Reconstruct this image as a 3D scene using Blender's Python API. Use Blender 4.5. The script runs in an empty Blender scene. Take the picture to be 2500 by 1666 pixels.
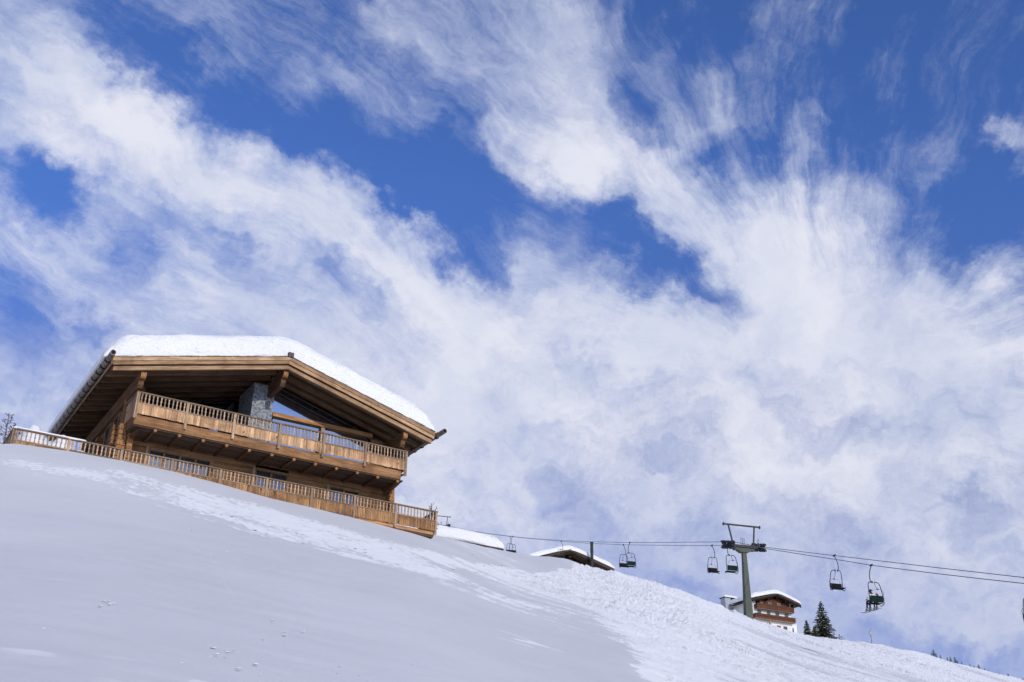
import bpy, bmesh, math, random
import numpy as np
from mathutils import Vector, Matrix, Euler

# ------------------------------------------------------------------ camera
FPX, PITCH, ROLL = 2778.0, math.radians(25.8), math.radians(1.2)
scene = bpy.context.scene
COL = scene.collection
cam_d = bpy.data.cameras.new("camera")
cam = bpy.data.objects.new("camera", cam_d)
COL.objects.link(cam)
_f = Vector((0, math.cos(PITCH), math.sin(PITCH)))
_u0 = Vector((0, -math.sin(PITCH), math.cos(PITCH)))
_r0 = Vector((1, 0, 0))
_r = _r0 * math.cos(ROLL) + _u0 * math.sin(ROLL)
_u = -_r0 * math.sin(ROLL) + _u0 * math.cos(ROLL)
cam.matrix_world = Matrix(((_r.x, _u.x, -_f.x, 0), (_r.y, _u.y, -_f.y, 0), (_r.z, _u.z, -_f.z, 0), (0, 0, 0, 1)))
cam_d.sensor_width = 36.0
cam_d.lens = FPX / 2500 * 36.0
cam_d.clip_start = 0.2
cam_d.clip_end = 8000
scene.camera = cam

# ------------------------------------------------------------------ exposure
scene.view_settings.view_transform = 'Standard'
scene.view_settings.look = 'None'
scene.view_settings.exposure = 0.0
scene.view_settings.gamma = 1.0
scene.view_settings.use_curve_mapping = False
scene.cycles.max_bounces = 8
scene.cycles.use_denoising = True
scene.cycles.use_adaptive_sampling = True
scene.cycles.adaptive_threshold = 0.02
scene.cycles.adaptive_min_samples = 8

# ------------------------------------------------------------------ survey helpers (photo direction -> world)
def ray(x, y):
    X, Y = x - 1250.0, 833.0 - y
    xr = X * math.cos(ROLL) - Y * math.sin(ROLL)
    yr = X * math.sin(ROLL) + Y * math.cos(ROLL)
    d = np.array([xr, FPX * math.cos(PITCH) - yr * math.sin(PITCH), FPX * math.sin(PITCH) + yr * math.cos(PITCH)])
    return d / np.linalg.norm(d)
def proj(P):
    P = np.asarray(P, float)
    x, y, z = P[..., 0], P[..., 1], P[..., 2]
    fx = y * math.cos(PITCH) + z * math.sin(PITCH)
    fx = np.where(fx < 1e-3, 1e-3, fx)
    up = -y * math.sin(PITCH) + z * math.cos(PITCH)
    xr, yr = FPX * x / fx, FPX * up / fx
    return 1250 + xr * math.cos(ROLL) + yr * math.sin(ROLL), 833 - (-xr * math.sin(ROLL) + yr * math.cos(ROLL))
def at(x, y, dist):
    r = ray(x, y)
    return r * (dist / math.hypot(r[0], r[1]))
AZ = math.radians(58.5)
U = np.array([math.sin(AZ), math.cos(AZ), 0.0]); V = np.array([-math.cos(AZ), math.sin(AZ), 0.0]); W = np.array([0, 0, 1.0])
O = ray(339, 957) * 52.0

# ------------------------------------------------------------------ sun
SUN_EL = math.radians(21.5)
SUN_AZ = math.radians(147.0)                       # compass style, from +Y towards +X
sdir = Vector((math.sin(SUN_AZ) * math.cos(SUN_EL), math.cos(SUN_AZ) * math.cos(SUN_EL), math.sin(SUN_EL)))
sun_d = bpy.data.lights.new("sun", 'SUN')
sun_d.energy = 2.45
sun_d.angle = math.radians(0.5)
sun_d.color = (1.0, 0.94, 0.86)
sun = bpy.data.objects.new("sun", sun_d)
sun.rotation_mode = 'QUATERNION'
sun.rotation_quaternion = sdir.to_track_quat('Z', 'Y')
COL.objects.link(sun)

# ------------------------------------------------------------------ sky with cloud bands
world = bpy.data.worlds.new("World")
scene.world = world
world.use_nodes = True
world.cycles.sampling_method = 'MANUAL'
world.cycles.sample_map_resolution = 256
NT = world.node_tree
NT.nodes.clear()
class NB:
    """small node-tree writer"""
    def __init__(s, nt): s.nt = nt
    def n(s, kind, **kw):
        nd = s.nt.nodes.new(kind)
        for k, v in kw.items(): setattr(nd, k, v)
        return nd
    def put(s, sock, val):
        if hasattr(val, 'is_output'): s.nt.links.new(val, sock)
        elif val is not None: sock.default_value = val
    def m(s, op, a, b=None, c=None, clamp=False):
        nd = s.n('ShaderNodeMath', operation=op, use_clamp=clamp)
        s.put(nd.inputs[0], a)
        if b is not None: s.put(nd.inputs[1], b)
        if c is not None: s.put(nd.inputs[2], c)
        return nd.outputs[0]
    def v(s, op, a, b=None, out=0):
        nd = s.n('ShaderNodeVectorMath', operation=op)
        s.put(nd.inputs[0], a)
        if b is not None:
            s.put(nd.inputs['Scale' if op == 'SCALE' else 1], b)
        return nd.outputs['Value' if op in ('DOT_PRODUCT', 'LENGTH', 'DISTANCE') else 0]
    def xyz(s, x, y, z=0.0):
        nd = s.n('ShaderNodeCombineXYZ'); s.put(nd.inputs[0], x); s.put(nd.inputs[1], y); s.put(nd.inputs[2], z)
        return nd.outputs[0]
    def sep(s, v):
        nd = s.n('ShaderNodeSeparateXYZ'); s.put(nd.inputs[0], v); return nd.outputs
    def noise(s, vec, scale, detail=4.0, rough=0.55, dist=0.0, color=False, lac=2.0):
        nd = s.n('ShaderNodeTexNoise'); s.put(nd.inputs['Vector'], vec)
        nd.inputs['Scale'].default_value = scale; nd.inputs['Detail'].default_value = detail
        nd.inputs['Roughness'].default_value = rough; nd.inputs['Distortion'].default_value = dist
        nd.inputs['Lacunarity'].default_value = lac
        return nd.outputs['Color' if color else 'Fac']
    def ss(s, x, lo, hi, a=0.0, b=1.0, kind='SMOOTHSTEP'):
        nd = s.n('ShaderNodeMapRange', interpolation_type=kind)
        s.put(nd.inputs[0], x); s.put(nd.inputs[1], lo); s.put(nd.inputs[2], hi); nd.inputs[3].default_value = a; nd.inputs[4].default_value = b
        return nd.outputs[0]
    def mix(s, f, a, b, blend='MIX'):
        nd = s.n('ShaderNodeMix', data_type='RGBA', blend_type=blend)
        s.put(nd.inputs[0], f); s.put(nd.inputs[6], a); s.put(nd.inputs[7], b)
        return nd.outputs[2]
    def ramp(s, f, stops):
        nd = s.n('ShaderNodeValToRGB'); e = nd.color_ramp.elements
        while len(e) > 1: e.remove(e[0])
        e[0].position = stops[0][0]; e[0].color = stops[0][1] + (1,)
        for p, c in stops[1:]:
            q = e.new(p); q.color = c + (1,)
        s.put(nd.inputs[0], f); return nd.outputs[0]

SK0 = ray(1250, 760)
SK1 = np.cross(SK0, W); SK1 /= np.linalg.norm(SK1)
SK2 = np.cross(SK1, SK0)
def sky_q(x, y):                                     # stereographic chart of the sky, unit about 1000 px
    d = ray(x, y); k = 2 * FPX / 1000 / (1 + d @ SK0)
    return (k * (d @ SK1), k * (d @ SK2))
# cloud bands as drifts on the sky chart: x0 y0 x1 y1 r0 r1 weight
CLOUDS = [
 (-150,40,130,190,130,125,.55),(130,190,330,330,120,105,.62),(330,330,560,425,105,100,.66),(560,425,800,515,95,95,.62),
 (800,515,1000,645,90,90,.62),(1000,645,1160,770,95,110,.58),(60,150,220,150,60,50,.22),(200,170,250,230,60,50,.25),
 (-60,560,300,640,190,190,.20),(300,640,700,760,210,240,.24),(-80,480,60,620,130,120,.34),(700,760,1100,900,260,260,.22),
 (-100,240,420,430,110,90,.18),(420,430,900,700,110,110,.12),(250,560,640,700,60,60,.16),(0,330,200,400,70,70,.10),
 (-100,-30,520,10,110,110,.26),(540,100,900,190,95,100,.11),(600,200,900,260,120,90,.08),(1040,250,1230,340,60,50,.18),
 (700,0,900,20,80,60,.14),(760,170,920,215,50,45,.16),(500,60,720,160,60,60,.12),
 (1010,50,1260,190,120,120,.40),(1180,-40,1420,130,175,140,.42),(1350,120,1450,330,120,95,.36),(1420,330,1640,400,90,80,.30),(1250,230,1420,330,80,70,.22),
 (1220,335,1420,415,50,60,.42),(1300,400,1400,450,60,50,.30),(1400,410,1630,480,80,90,.62),(1630,480,1860,620,95,125,.56),(1860,620,2050,740,150,200,.36),
 (1520,520,1720,620,60,60,.26),(1860,560,1985,300,60,30,.30),(1950,650,2280,340,110,55,.36),(1900,560,2120,500,130,120,.18),(2050,640,2240,560,120,60,.18),
 (1610,140,1650,20,45,45,.18),(1690,280,1640,140,45,45,.18),(1660,320,1700,220,55,50,.22),(1740,310,1850,300,45,40,.34),(1800,230,1860,160,60,60,.18),(1860,160,2080,-20,75,60,.15),(1830,20,1900,0,50,50,.20),
 (2440,310,2560,330,35,70,.55),(2440,660,2480,640,55,60,.36),(2450,700,2560,760,60,70,.30),(2300,180,2480,100,120,120,.07),(2480,440,2520,420,25,25,.3),
 (1180,560,1250,640,60,60,.24),(1300,640,1460,740,95,100,.42),(1310,790,1600,810,90,80,.40),(1600,820,1820,790,80,42,.50),(1180,500,1260,540,50,50,.14),
 (1150,900,1900,900,190,170,.36),(1900,820,2300,800,190,120,.42),(2250,790,2560,900,110,140,.40),(2050,930,2600,960,120,140,.24),
 (1050,1120,1500,1200,220,200,.10),(1850,1150,2100,1180,120,120,.30),(2150,1150,2450,1150,120,120,.12),(2150,1390,2500,1380,90,90,.16),
 (2320,1530,2460,1540,35,40,.34),(600,850,1100,1000,200,200,.14),
]
HOLES = [
 (90,450,150,480,75,70,.55),(310,600,345,625,60,55,.42),(400,470,560,560,50,50,.34),(860,660,900,690,48,48,.40),(760,600,800,620,45,45,.26),
 (960,740,1040,780,55,50,.34),(20,720,60,790,75,75,.30),(200,760,240,800,40,40,.24),(560,640,640,680,50,50,.16),(0,370,60,380,60,60,.25),
 (1980,960,2040,1005,85,75,.60),(1880,900,1920,910,50,50,.34),(1650,1060,1760,1080,65,55,.36),(1900,1050,1980,1070,60,50,.40),(2120,1040,2200,1075,60,50,.34),
 (1450,900,1540,950,70,60,.22),(1900,1205,1980,1225,45,40,.38),(2060,1270,2150,1330,50,55,.50),(1330,1190,1420,1200,60,60,.24),(1400,1290,1470,1300,65,60,.28),
 (2330,1240,2420,1270,50,50,.34),(1590,1430,1740,1470,70,60,.36),(1290,1120,1360,1150,60,60,.2),(2350,1620,2560,1660,60,80,.40),(2150,1540,2300,1575,40,40,.30),
 (1500,530,1800,745,50,55,.45),(1010,440,1180,590,75,85,.35),(1040,640,1200,660,40,40,.3),(600,300,1000,470,70,90,.25),(280,90,560,260,80,80,.25),(2150,520,2450,560,150,150,.2),
 (1270,720,1300,700,45,45,.3),(1560,700,1760,770,35,45,.2),(1180,1000,1250,1060,60,60,.12),(1120,1290,1240,1280,60,60,.18),
]
k = NB(NT)
tc = k.n('ShaderNodeTexCoord').outputs['Generated']
dirv = k.v('NORMALIZE', tc)
den = k.m('ADD', k.v('DOT_PRODUCT', dirv, tuple(SK0)), 1.0)
den = k.m('MAXIMUM', den, 0.05)
sc_ = k.m('DIVIDE', 2 * FPX / 1000, den)
Q = k.xyz(k.m('MULTIPLY', k.v('DOT_PRODUCT', dirv, tuple(SK1)), sc_), k.m('MULTIPLY', k.v('DOT_PRODUCT', dirv, tuple(SK2)), sc_))
# slow warp so the drifts get uneven edges
w1 = k.v('SUBTRACT', k.noise(Q, 4.5, 5, .6, color=True), (.5, .5, .5))
w2 = k.v('SUBTRACT', k.noise(k.v('ADD', Q, (7, 3, 0)), 16, 4, .6, color=True), (.5, .5, .5))
QW = k.v('ADD', k.v('ADD', Q, k.v('SCALE', w1, .26)), k.v('SCALE', w2, .09))
# the running total rides in the z of the position vector, one drift after the other
def vma(a, b, c):
    nd = k.n('ShaderNodeVectorMath', operation='MULTIPLY_ADD')
    for i_, v_ in enumerate((a, b, c)): k.put(nd.inputs[i_], v_)
    return nd.outputs[0]
def drift(S, spec, sign):
    x0, y0, x1, y1, r0, r1, w = spec
    a = sky_q(x0, y0); b = sky_q(x1, y1)
    ba = (b[0] - a[0], b[1] - a[1]); L2 = ba[0] ** 2 + ba[1] ** 2 + 1e-6
    t = k.m('SUBTRACT', k.v('DOT_PRODUCT', S, (ba[0] / L2, ba[1] / L2, 0.0)), (ba[0] * a[0] + ba[1] * a[1]) / L2, clamp=True)
    c = vma((ba[0], ba[1], 0.0), t, (a[0], a[1], 0.0))
    d = k.v('LENGTH', k.v('MULTIPLY', k.v('SUBTRACT', S, c), (1.0, 1.0, 0.0)))
    r = r0 / 1000 if r0 == r1 else k.m('MULTIPLY_ADD', t, (r1 - r0) / 1000, r0 / 1000)
    return vma((0.0, 0.0, sign), k.ss(k.m('DIVIDE', d, r), 0.0, 1.9, w * (.96 if sign > 0 else 1.05), 0.0), S)
S_ = k.v('MULTIPLY', QW, (1.0, 1.0, 0.0))
for c_ in CLOUDS: S_ = drift(S_, c_, 1.0)
for c_ in HOLES: S_ = drift(S_, c_[:6] + (c_[6] * (.70 if c_[1] > 850 else 1.0),), -1.0)
tot = k.sep(S_)[2]
qs = k.sep(Q)
low = k.ss(qs[1], 0.10, -0.34, 0.0, 0.66)              # the veil thickens towards the horizon
tot = k.m('ADD', tot, low)
# thin veil added over the unseen sky dome to pale the blue ambient light
tot = k.m('ADD', tot, k.ss(k.v('DOT_PRODUCT', dirv, tuple(SK0)), .80, .45, 0.0, .60))
tot = k.m('SUBTRACT', tot, k.m('MULTIPLY', k.m('MAXIMUM', k.m('SUBTRACT', tot, .62), 0.0), .55))
# fibres: on the left the wind combs the cloud along parallel lines, on the right they fan out
def rot(vec, ang_, sx, sy, off):
    c_, s_ = math.cos(ang_), math.sin(ang_)
    return k.xyz(k.m('ADD', k.v('DOT_PRODUCT', vec, (c_ * sx, s_ * sx, 0.0)), off), k.v('DOT_PRODUCT', vec, (-s_ * sy, c_ * sy, 0.0)), 0.0)
w0 = k.v('SUBTRACT', k.noise(k.v('ADD', Q, (4, 1, 0)), 2.2, 1.5, .4, color=True), (.5, .5, .5))
QF = k.v('ADD', k.v('ADD', Q, k.v('SCALE', w0, .26)), k.v('SCALE', w1, .10))
fvA = rot(QF, math.radians(-33), 1.7, 7.0, 3.0)
cq = sky_q(1990, 960)
rs = k.sep(k.v('SUBTRACT', QF, (cq[0], cq[1], 0.0)))
ang = k.m('ARCTAN2', rs[0], rs[1])
rad = k.m('LOGARITHM', k.m('ADD', k.m('SQRT', k.m('ADD', k.m('MULTIPLY', rs[0], rs[0]), k.m('MULTIPLY', rs[1], rs[1]))), .15), 2.0)
fanfade = k.ss(rad, -1.7, -.6)
fvB = k.xyz(k.m('MULTIPLY', ang, 6.5), k.m('MULTIPLY', rad, 1.3), 5.0)
fanmix = k.ss(qs[0], -.05, .35)
fibA = k.noise(fvA, 1.0, 9, .66); fibB = k.noise(fvB, 1.0, 9, .66)
fibB = k.m('MULTIPLY_ADD', k.m('SUBTRACT', fibB, .5), fanfade, .5)
fib = k.m('MULTIPLY_ADD', k.m('SUBTRACT', fibB, fibA), fanmix, fibA)
fib3A = k.noise(k.v('ADD', fvA, (0.0, 8.0, 0.0)), 3.6, 6, .7); fib3B = k.noise(k.v('ADD', fvB, (9.0, 0.0, 0.0)), 3.6, 6, .7)
fib3B = k.m('MULTIPLY_ADD', k.m('SUBTRACT', fib3B, .5), fanfade, .5)
fib3 = k.m('MULTIPLY_ADD', k.m('SUBTRACT', fib3B, fib3A), fanmix, fib3A)
lowm = k.ss(qs[1], 0.10, -0.28)
puff = k.noise(k.v('ADD', k.v('MULTIPLY', QW, (1.0, 1.45, 1.0)), (3.0, 9.0, 0.0)), 6.5, 10, .60)
fine = k.noise(QW, 24, 8, .66)
fibamp = k.ss(lowm, 0, 1, 1.35, .26, 'LINEAR')
fib3amp = k.ss(lowm, 0, 1, .36, .12, 'LINEAR')
puffamp = k.ss(lowm, 0, 1, .34, .95, 'LINEAR')
nsum = k.m('ADD', k.m('MULTIPLY', k.m('SUBTRACT', fib, .5), fibamp), k.m('MULTIPLY', k.m('SUBTRACT', puff, .5), puffamp))
nsum = k.m('ADD', nsum, k.m('MULTIPLY', k.m('SUBTRACT', fib3, .5), fib3amp))
nsum = k.m('ADD', nsum, k.m('MULTIPLY', k.m('SUBTRACT', fine, .5), .28))
dens = k.m('ADD', tot, nsum)
dens = k.m('SUBTRACT', dens, k.ss(qs[1], .0, .5, 0.0, .08))
dens = k.ss(dens, -0.10, 1.04, kind='SMOOTHSTEP')
SKY_K = 0.11
sky = k.n('ShaderNodeTexSky', sky_type='NISHITA')
sky.sun_disc = False
sky.sun_elevation = SUN_EL
sky.sun_rotation = SUN_AZ
sky.altitude = 1600
sky.air_density = 1.0
sky.dust_density = 0.3
sky.ozone_density = 3.0
tint = k.mix(k.ss(qs[1], -.45, .35), (0.90, 0.75, 1.04, 1), (0.80, 1.06, 1.68, 1))
blue = k.mix(1.0, sky.outputs[0], tint, 'MULTIPLY')
shade = k.noise(k.v('ADD', QW, (1.0, 2.0, 0.0)), 3.2, 5, .5)
white = k.mix(k.ss(shade, .35, .68), (0.68, 0.72, 0.86, 1), (0.82, 0.83, 0.92, 1))
greyer = k.mix(k.ss(qs[1], -0.35, -0.85), white, (0.58, 0.62, 0.79, 1))
thick = k.mix(k.ss(dens, .55, 1.0), k.mix(1.0, greyer, (0.92, 0.95, 1.0, 1), 'MULTIPLY'), greyer)
cloud = k.v('SCALE', thick, 1 / SKY_K)
final = k.mix(k.m('MULTIPLY', dens, .96), blue, cloud)
bg = k.n('ShaderNodeBackground'); k.put(bg.inputs[0], final); bg.inputs[1].default_value = SKY_K
wo = k.n('ShaderNodeOutputWorld'); NT.links.new(bg.outputs[0], wo.inputs[0])

# ------------------------------------------------------------------ mesh writing
def link(o, parent=None):
    COL.objects.link(o)
    if parent is not None: o.parent = parent
    return o
def tag(o, label=None, cat=None, group=None, kind=None):
    if label: o['label'] = label
    if cat: o['category'] = cat
    if group: o['group'] = group
    if kind: o['kind'] = kind
    return o
def empty(name, loc=(0, 0, 0), rz=0.0, parent=None):
    o = bpy.data.objects.new(name, None)
    o.empty_display_size = 0.3
    link(o, parent); o.location = loc; o.rotation_euler = (0, 0, rz)
    return o
class MB:
    """collects shapes and links them as one mesh object"""
    def __init__(s): s.v = []; s.f = []; s.mi = []; s.cur = 0
    def add(s, vs, fs):
        n = len(s.v); s.v += [tuple(map(float, p)) for p in vs]
        s.f += [tuple(i + n for i in f) for f in fs]; s.mi += [s.cur] * len(fs)
        return s
    def box(s, a, b):
        x0, y0, z0 = [min(a[i], b[i]) for i in range(3)]; x1, y1, z1 = [max(a[i], b[i]) for i in range(3)]
        return s.add([(x0,y0,z0),(x1,y0,z0),(x1,y1,z0),(x0,y1,z0),(x0,y0,z1),(x1,y0,z1),(x1,y1,z1),(x0,y1,z1)],
                     [(0,3,2,1),(4,5,6,7),(0,1,5,4),(1,2,6,5),(2,3,7,6),(3,0,4,7)])
    def beam(s, p0, p1, w, h, up=(0, 0, 1), w1=None, h1=None):
        """box beam from p0 to p1, w across and h along 'up'"""
        p0, p1 = Vector(p0), Vector(p1); d = (p1 - p0).normalized()
        upv = Vector(up); side = d.cross(upv)
        if side.length < 1e-5: side = d.cross(Vector((1, 0, 0)))
        side.normalize(); upn = side.cross(d).normalized()
        w1 = w if w1 is None else w1; h1 = h if h1 is None else h1
        vs = []
        for p, ww, hh in ((p0, w, h), (p1, w1, h1)):
            for a, b in ((-1,-1),(1,-1),(1,1),(-1,1)):
                vs.append(p + side * (a * ww / 2) + upn * (b * hh / 2))
        return s.add(vs, [(0,1,2,3),(7,6,5,4),(0,4,5,1),(1,5,6,2),(2,6,7,3),(3,7,4,0)])
    def tube(s, pts, r, n=8, cap=True):
        pts = [Vector(p) for p in pts]
        rs = r if isinstance(r, (list, tuple)) else [r] * len(pts)
        rings = []; prev = None
        for i, p in enumerate(pts):
            if i == 0: t = pts[1] - p
            elif i == len(pts) - 1: t = p - pts[i - 1]
            else: t = (pts[i + 1] - p).normalized() + (p - pts[i - 1]).normalized()
            t.normalize()
            if prev is None:
                a = Vector((0, 0, 1)) if abs(t.z) < .9 else Vector((1, 0, 0))
                x = t.cross(a).normalized()
            else:
                x = prev - t * prev.dot(t)
                x = x.normalized() if x.length > 1e-6 else t.cross(Vector((0, 0, 1))).normalized()
            prev = x; y = t.cross(x)
            rings.append([p + (x * math.cos(2 * math.pi * k_ / n) + y * math.sin(2 * math.pi * k_ / n)) * rs[i] for k_ in range(n)])
        vs = [q for rg in rings for q in rg]; fs = []
        for i in range(len(pts) - 1):
            for k_ in range(n):
                a = i * n + k_; b = i * n + (k_ + 1) % n
                fs.append((a, b, b + n, a + n))
        if cap:
            fs.append(tuple(range(n))[::-1]); fs.append(tuple((len(pts) - 1) * n + k_ for k_ in range(n)))
        return s.add(vs, fs)
    def prism(s, poly, d0, axis=1, d1=None):
        """poly in the two other axes, extruded from d0 to d1 along axis"""
        n = len(poly)
        def mk(a, b, d):
            return (d, a, b) if axis == 0 else (a, d, b) if axis == 1 else (a, b, d)
        vs = [mk(a, b, d0) for a, b in poly] + [mk(a, b, d1) for a, b in poly]
        fs = [tuple(range(n)), tuple(range(2 * n - 1, n - 1, -1))] + [(i, i + n, (i + 1) % n + n, (i + 1) % n) for i in range(n)]
        return s.add(vs, fs)
    def build(s, name, mat, parent=None, smooth=False, label=None):
        me = bpy.data.meshes.new(name); me.from_pydata(s.v, [], s.f); me.update()
        bm = bmesh.new(); bm.from_mesh(me); bmesh.ops.recalc_face_normals(bm, faces=bm.faces); bm.to_mesh(me); bm.free()
        for m_ in (mat if isinstance(mat, (list, tuple)) else [mat]): me.materials.append(m_)
        if any(s.mi): me.polygons.foreach_set('material_index', s.mi)
        if smooth: me.polygons.foreach_set('use_smooth', [True] * len(me.polygons))
        o = bpy.data.objects.new(name, me); link(o, parent)
        if label: o['label'] = label
        return o
def copy_tree(o, parent=None):
    c = o.copy(); COL.objects.link(c)
    if parent is not None: c.parent = parent
    for ch in [q for q in o.children]: copy_tree(ch, c)
    return c
R = random.Random(7)

# ------------------------------------------------------------------ numpy noise
def _hash(ix, iy, seed):
    h = (ix.astype(np.int64) * 374761393 + iy.astype(np.int64) * 668265263 + seed * 974634777) & 0xFFFFFFFF
    h = ((h ^ (h >> 13)) * 1274126177) & 0xFFFFFFFF
    return ((h ^ (h >> 16)) & 0xFFFF) / 65535.0
def vnoise(x, y, seed=0):
    ix = np.floor(x); iy = np.floor(y); fx = x - ix; fy = y - iy
    fx = fx * fx * fx * (fx * (fx * 6 - 15) + 10); fy = fy * fy * fy * (fy * (fy * 6 - 15) + 10)
    a = _hash(ix, iy, seed); b = _hash(ix + 1, iy, seed); c = _hash(ix, iy + 1, seed); d = _hash(ix + 1, iy + 1, seed)
    return (a + (b - a) * fx) * (1 - fy) + (c + (d - c) * fx) * fy
def fbm(x, y, seed=0, octv=4, rough=.5):
    t = 0; a = 1; s_ = 0
    for i in range(octv):
        t = t + a * vnoise(x * 2 ** i + i * 17.3, y * 2 ** i - i * 9.1, seed + i); s_ += a; a *= rough
    return t / s_
def sstep(e0, e1, x):
    t = np.clip((x - e0) / (e1 - e0), 0, 1); return t * t * (3 - 2 * t)

# ------------------------------------------------------------------ materials
def new_mat(name):
    m = bpy.data.materials.new(name); m.use_nodes = True
    nt = m.node_tree; b = nt.nodes['Principled BSDF']
    return m, NB(nt), b
def wood(name, c0, c1, dark, grain='x', board=0.0, baxis='z', knots=.0, rough=.75, scale=1.0, stain=.5, bump=.35, shear=None):
    """weathered timber: streaks along the grain, board to board variation, knots and stains"""
    m, q, b = new_mat(name)
    P = q.n('ShaderNodeTexCoord').outputs['Object']
    if shear:                                            # boards that follow a roof pitch
        c3 = q.sep(P)
        P = q.xyz(c3[0], c3[1], q.m('MULTIPLY_ADD', q.m('ABSOLUTE', q.m('SUBTRACT', c3[0], shear[0])), shear[1], c3[2]))
    long_, short = .55 * scale, 9.0 * scale
    sx = {'x': (long_, short, short), 'y': (short, long_, short), 'z': (short, short, long_)}[grain]
    G = q.v('MULTIPLY', P, sx)
    if board:
        comp = q.sep(P)['xyz'.index(baxis)]
        idx = q.m('FLOOR', q.m('DIVIDE', comp, board))
        wn = q.n('ShaderNodeTexWhiteNoise', noise_dimensions='1D'); q.put(wn.inputs['W'], idx)
        off = wn.outputs['Value']
        G = q.v('ADD', G, q.xyz(q.m('MULTIPLY', off, 37.0), q.m('MULTIPLY', off, 19.0), q.m('MULTIPLY', off, 53.0)))
    else:
        oi = q.n('ShaderNodeObjectInfo'); off = oi.outputs['Random']
        G = q.v('ADD', G, q.xyz(q.m('MULTIPLY', off, 37.0), q.m('MULTIPLY', off, 19.0), q.m('MULTIPLY', off, 53.0)))
    st = q.noise(G, 1.6, 6, .62, .6)
    col = q.mix(q.ss(st, .36, .66), c0 + (1,), c1 + (1,))
    big = q.noise(q.v('MULTIPLY', P, tuple(.5 if a < 1 else .25 for a in sx)), 2.0, 3, .6)
    col = q.mix(q.m('MULTIPLY', q.ss(big, .42, .72), stain), col, dark + (1,))
    fine = q.noise(q.v('MULTIPLY', G, (2.2, 2.2, 2.2)), 3.0, 3, .6)
    col = q.mix(q.m('MULTIPLY', q.ss(fine, .52, .70), .65), col, dark + (1,))
    hv = q.m('MULTIPLY_ADD', off, .60, .62)
    col = q.mix(1.0, col, q.xyz(q.m('MULTIPLY', hv, .97), q.m('MULTIPLY', hv, .91), q.m('MULTIPLY', hv, .84)), 'MULTIPLY')
    if knots:
        kk = q.noise(q.v('MULTIPLY', P, tuple(3.5 if a < 1 else 9.0 for a in sx)), 1.0, 2, .5)
        kk2 = q.noise(q.v('MULTIPLY', P, tuple(7 if a < 1 else 16.0 for a in sx)), 1.3, 2, .5)
        mk = q.m('MAXIMUM', q.ss(kk, .66, .72), q.ss(kk2, .68, .74))
        col = q.mix(q.m('MULTIPLY', mk, knots), col, (dark[0] * .5, dark[1] * .42, dark[2] * .4, 1))
    q.put(b.inputs['Base Color'], col); b.inputs['Roughness'].default_value = rough
    b.inputs['Specular IOR Level'].default_value = .25
    bp = q.n('ShaderNodeBump'); bp.inputs['Strength'].default_value = bump; bp.inputs['Distance'].default_value = .02
    q.put(bp.inputs['Height'], st); q.put(b.inputs['Normal'], bp.outputs[0])
    return m
def plain(name, col, rough=.6, metal=0.0, var=.15, scale=3.0, spec=.4, bump=0.0):
    m, q, b = new_mat(name)
    P = q.n('ShaderNodeTexCoord').outputs['Object']
    n_ = q.noise(P, scale, 5, .6)
    lo = tuple(c * (1 - var) for c in col) + (1,); hi = tuple(min(1, c * (1 + var)) for c in col) + (1,)
    q.put(b.inputs['Base Color'], q.mix(q.ss(n_, .35, .65), lo, hi))
    b.inputs['Roughness'].default_value = rough; b.inputs['Metallic'].default_value = metal
    b.inputs['Specular IOR Level'].default_value = spec
    if bump:
        bp = q.n('ShaderNodeBump'); bp.inputs['Strength'].default_value = bump; bp.inputs['Distance'].default_value = .03
        q.put(bp.inputs['Height'], n_); q.put(b.inputs['Normal'], bp.outputs[0])
    return m
def snow_mat(name, col, scales=((3.0, .10, .6), (14.0, .03, .5)), attr=None, lit_churn=None, layers=0.0):
    m, q, b = new_mat(name)
    P = q.n('ShaderNodeTexCoord').outputs['Object']
    n_ = q.noise(q.v('MULTIPLY', P, (1.0, .45, 1.0)), .22, 5, .6)
    q.put(b.inputs['Base Color'], q.mix(q.ss(n_, .3, .7), tuple(c * .955 for c in col) + (1,), tuple(min(1, c * 1.045) for c in col) + (1,)))
    b.inputs['Roughness'].default_value = .85; b.inputs['Specular IOR Level'].default_value = .15
    if lit_churn:                                            # broken-up snow painted whiter for the low sun on its facets
        aa = q.n('ShaderNodeAttribute'); aa.attribute_name = 'churn_light'
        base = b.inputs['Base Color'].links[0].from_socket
        q.put(b.inputs['Base Color'], q.mix(q.ss(aa.outputs['Fac'], .02, .38), base, lit_churn + (1,)))
    prev = None
    for sc, dist, st in scales:
        bp = q.n('ShaderNodeBump'); bp.inputs['Strength'].default_value = st; bp.inputs['Distance'].default_value = dist
        h = q.noise(P, sc, 5, .6)
        if attr:
            at_ = q.n('ShaderNodeAttribute'); at_.attribute_name = attr
            h = q.m('MULTIPLY', h, q.m('MULTIPLY_ADD', at_.outputs['Fac'], .90, .10))
        q.put(bp.inputs['Height'], h)
        if prev is not None: q.put(bp.inputs['Normal'], prev)
        prev = bp.outputs[0]
    if layers:                                           # snowfall layers showing in the cut edge of a slab
        bp = q.n('ShaderNodeBump'); bp.inputs['Strength'].default_value = .8; bp.inputs['Distance'].default_value = layers
        q.put(bp.inputs['Height'], q.noise(q.v('MULTIPLY', P, (.35, .35, 4.2)), 1.6, 4, .6, .4)); q.put(bp.inputs['Normal'], prev); prev = bp.outputs[0]
    q.put(b.inputs['Normal'], prev)
    return m
M = {}
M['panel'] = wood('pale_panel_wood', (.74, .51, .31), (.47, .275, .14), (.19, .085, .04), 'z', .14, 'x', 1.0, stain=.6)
M['panel_low'] = wood('ochre_panel_wood', (.48, .29, .145), (.26, .13, .058), (.09, .042, .02), 'z', .14, 'x', 1.0, stain=.65)
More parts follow.
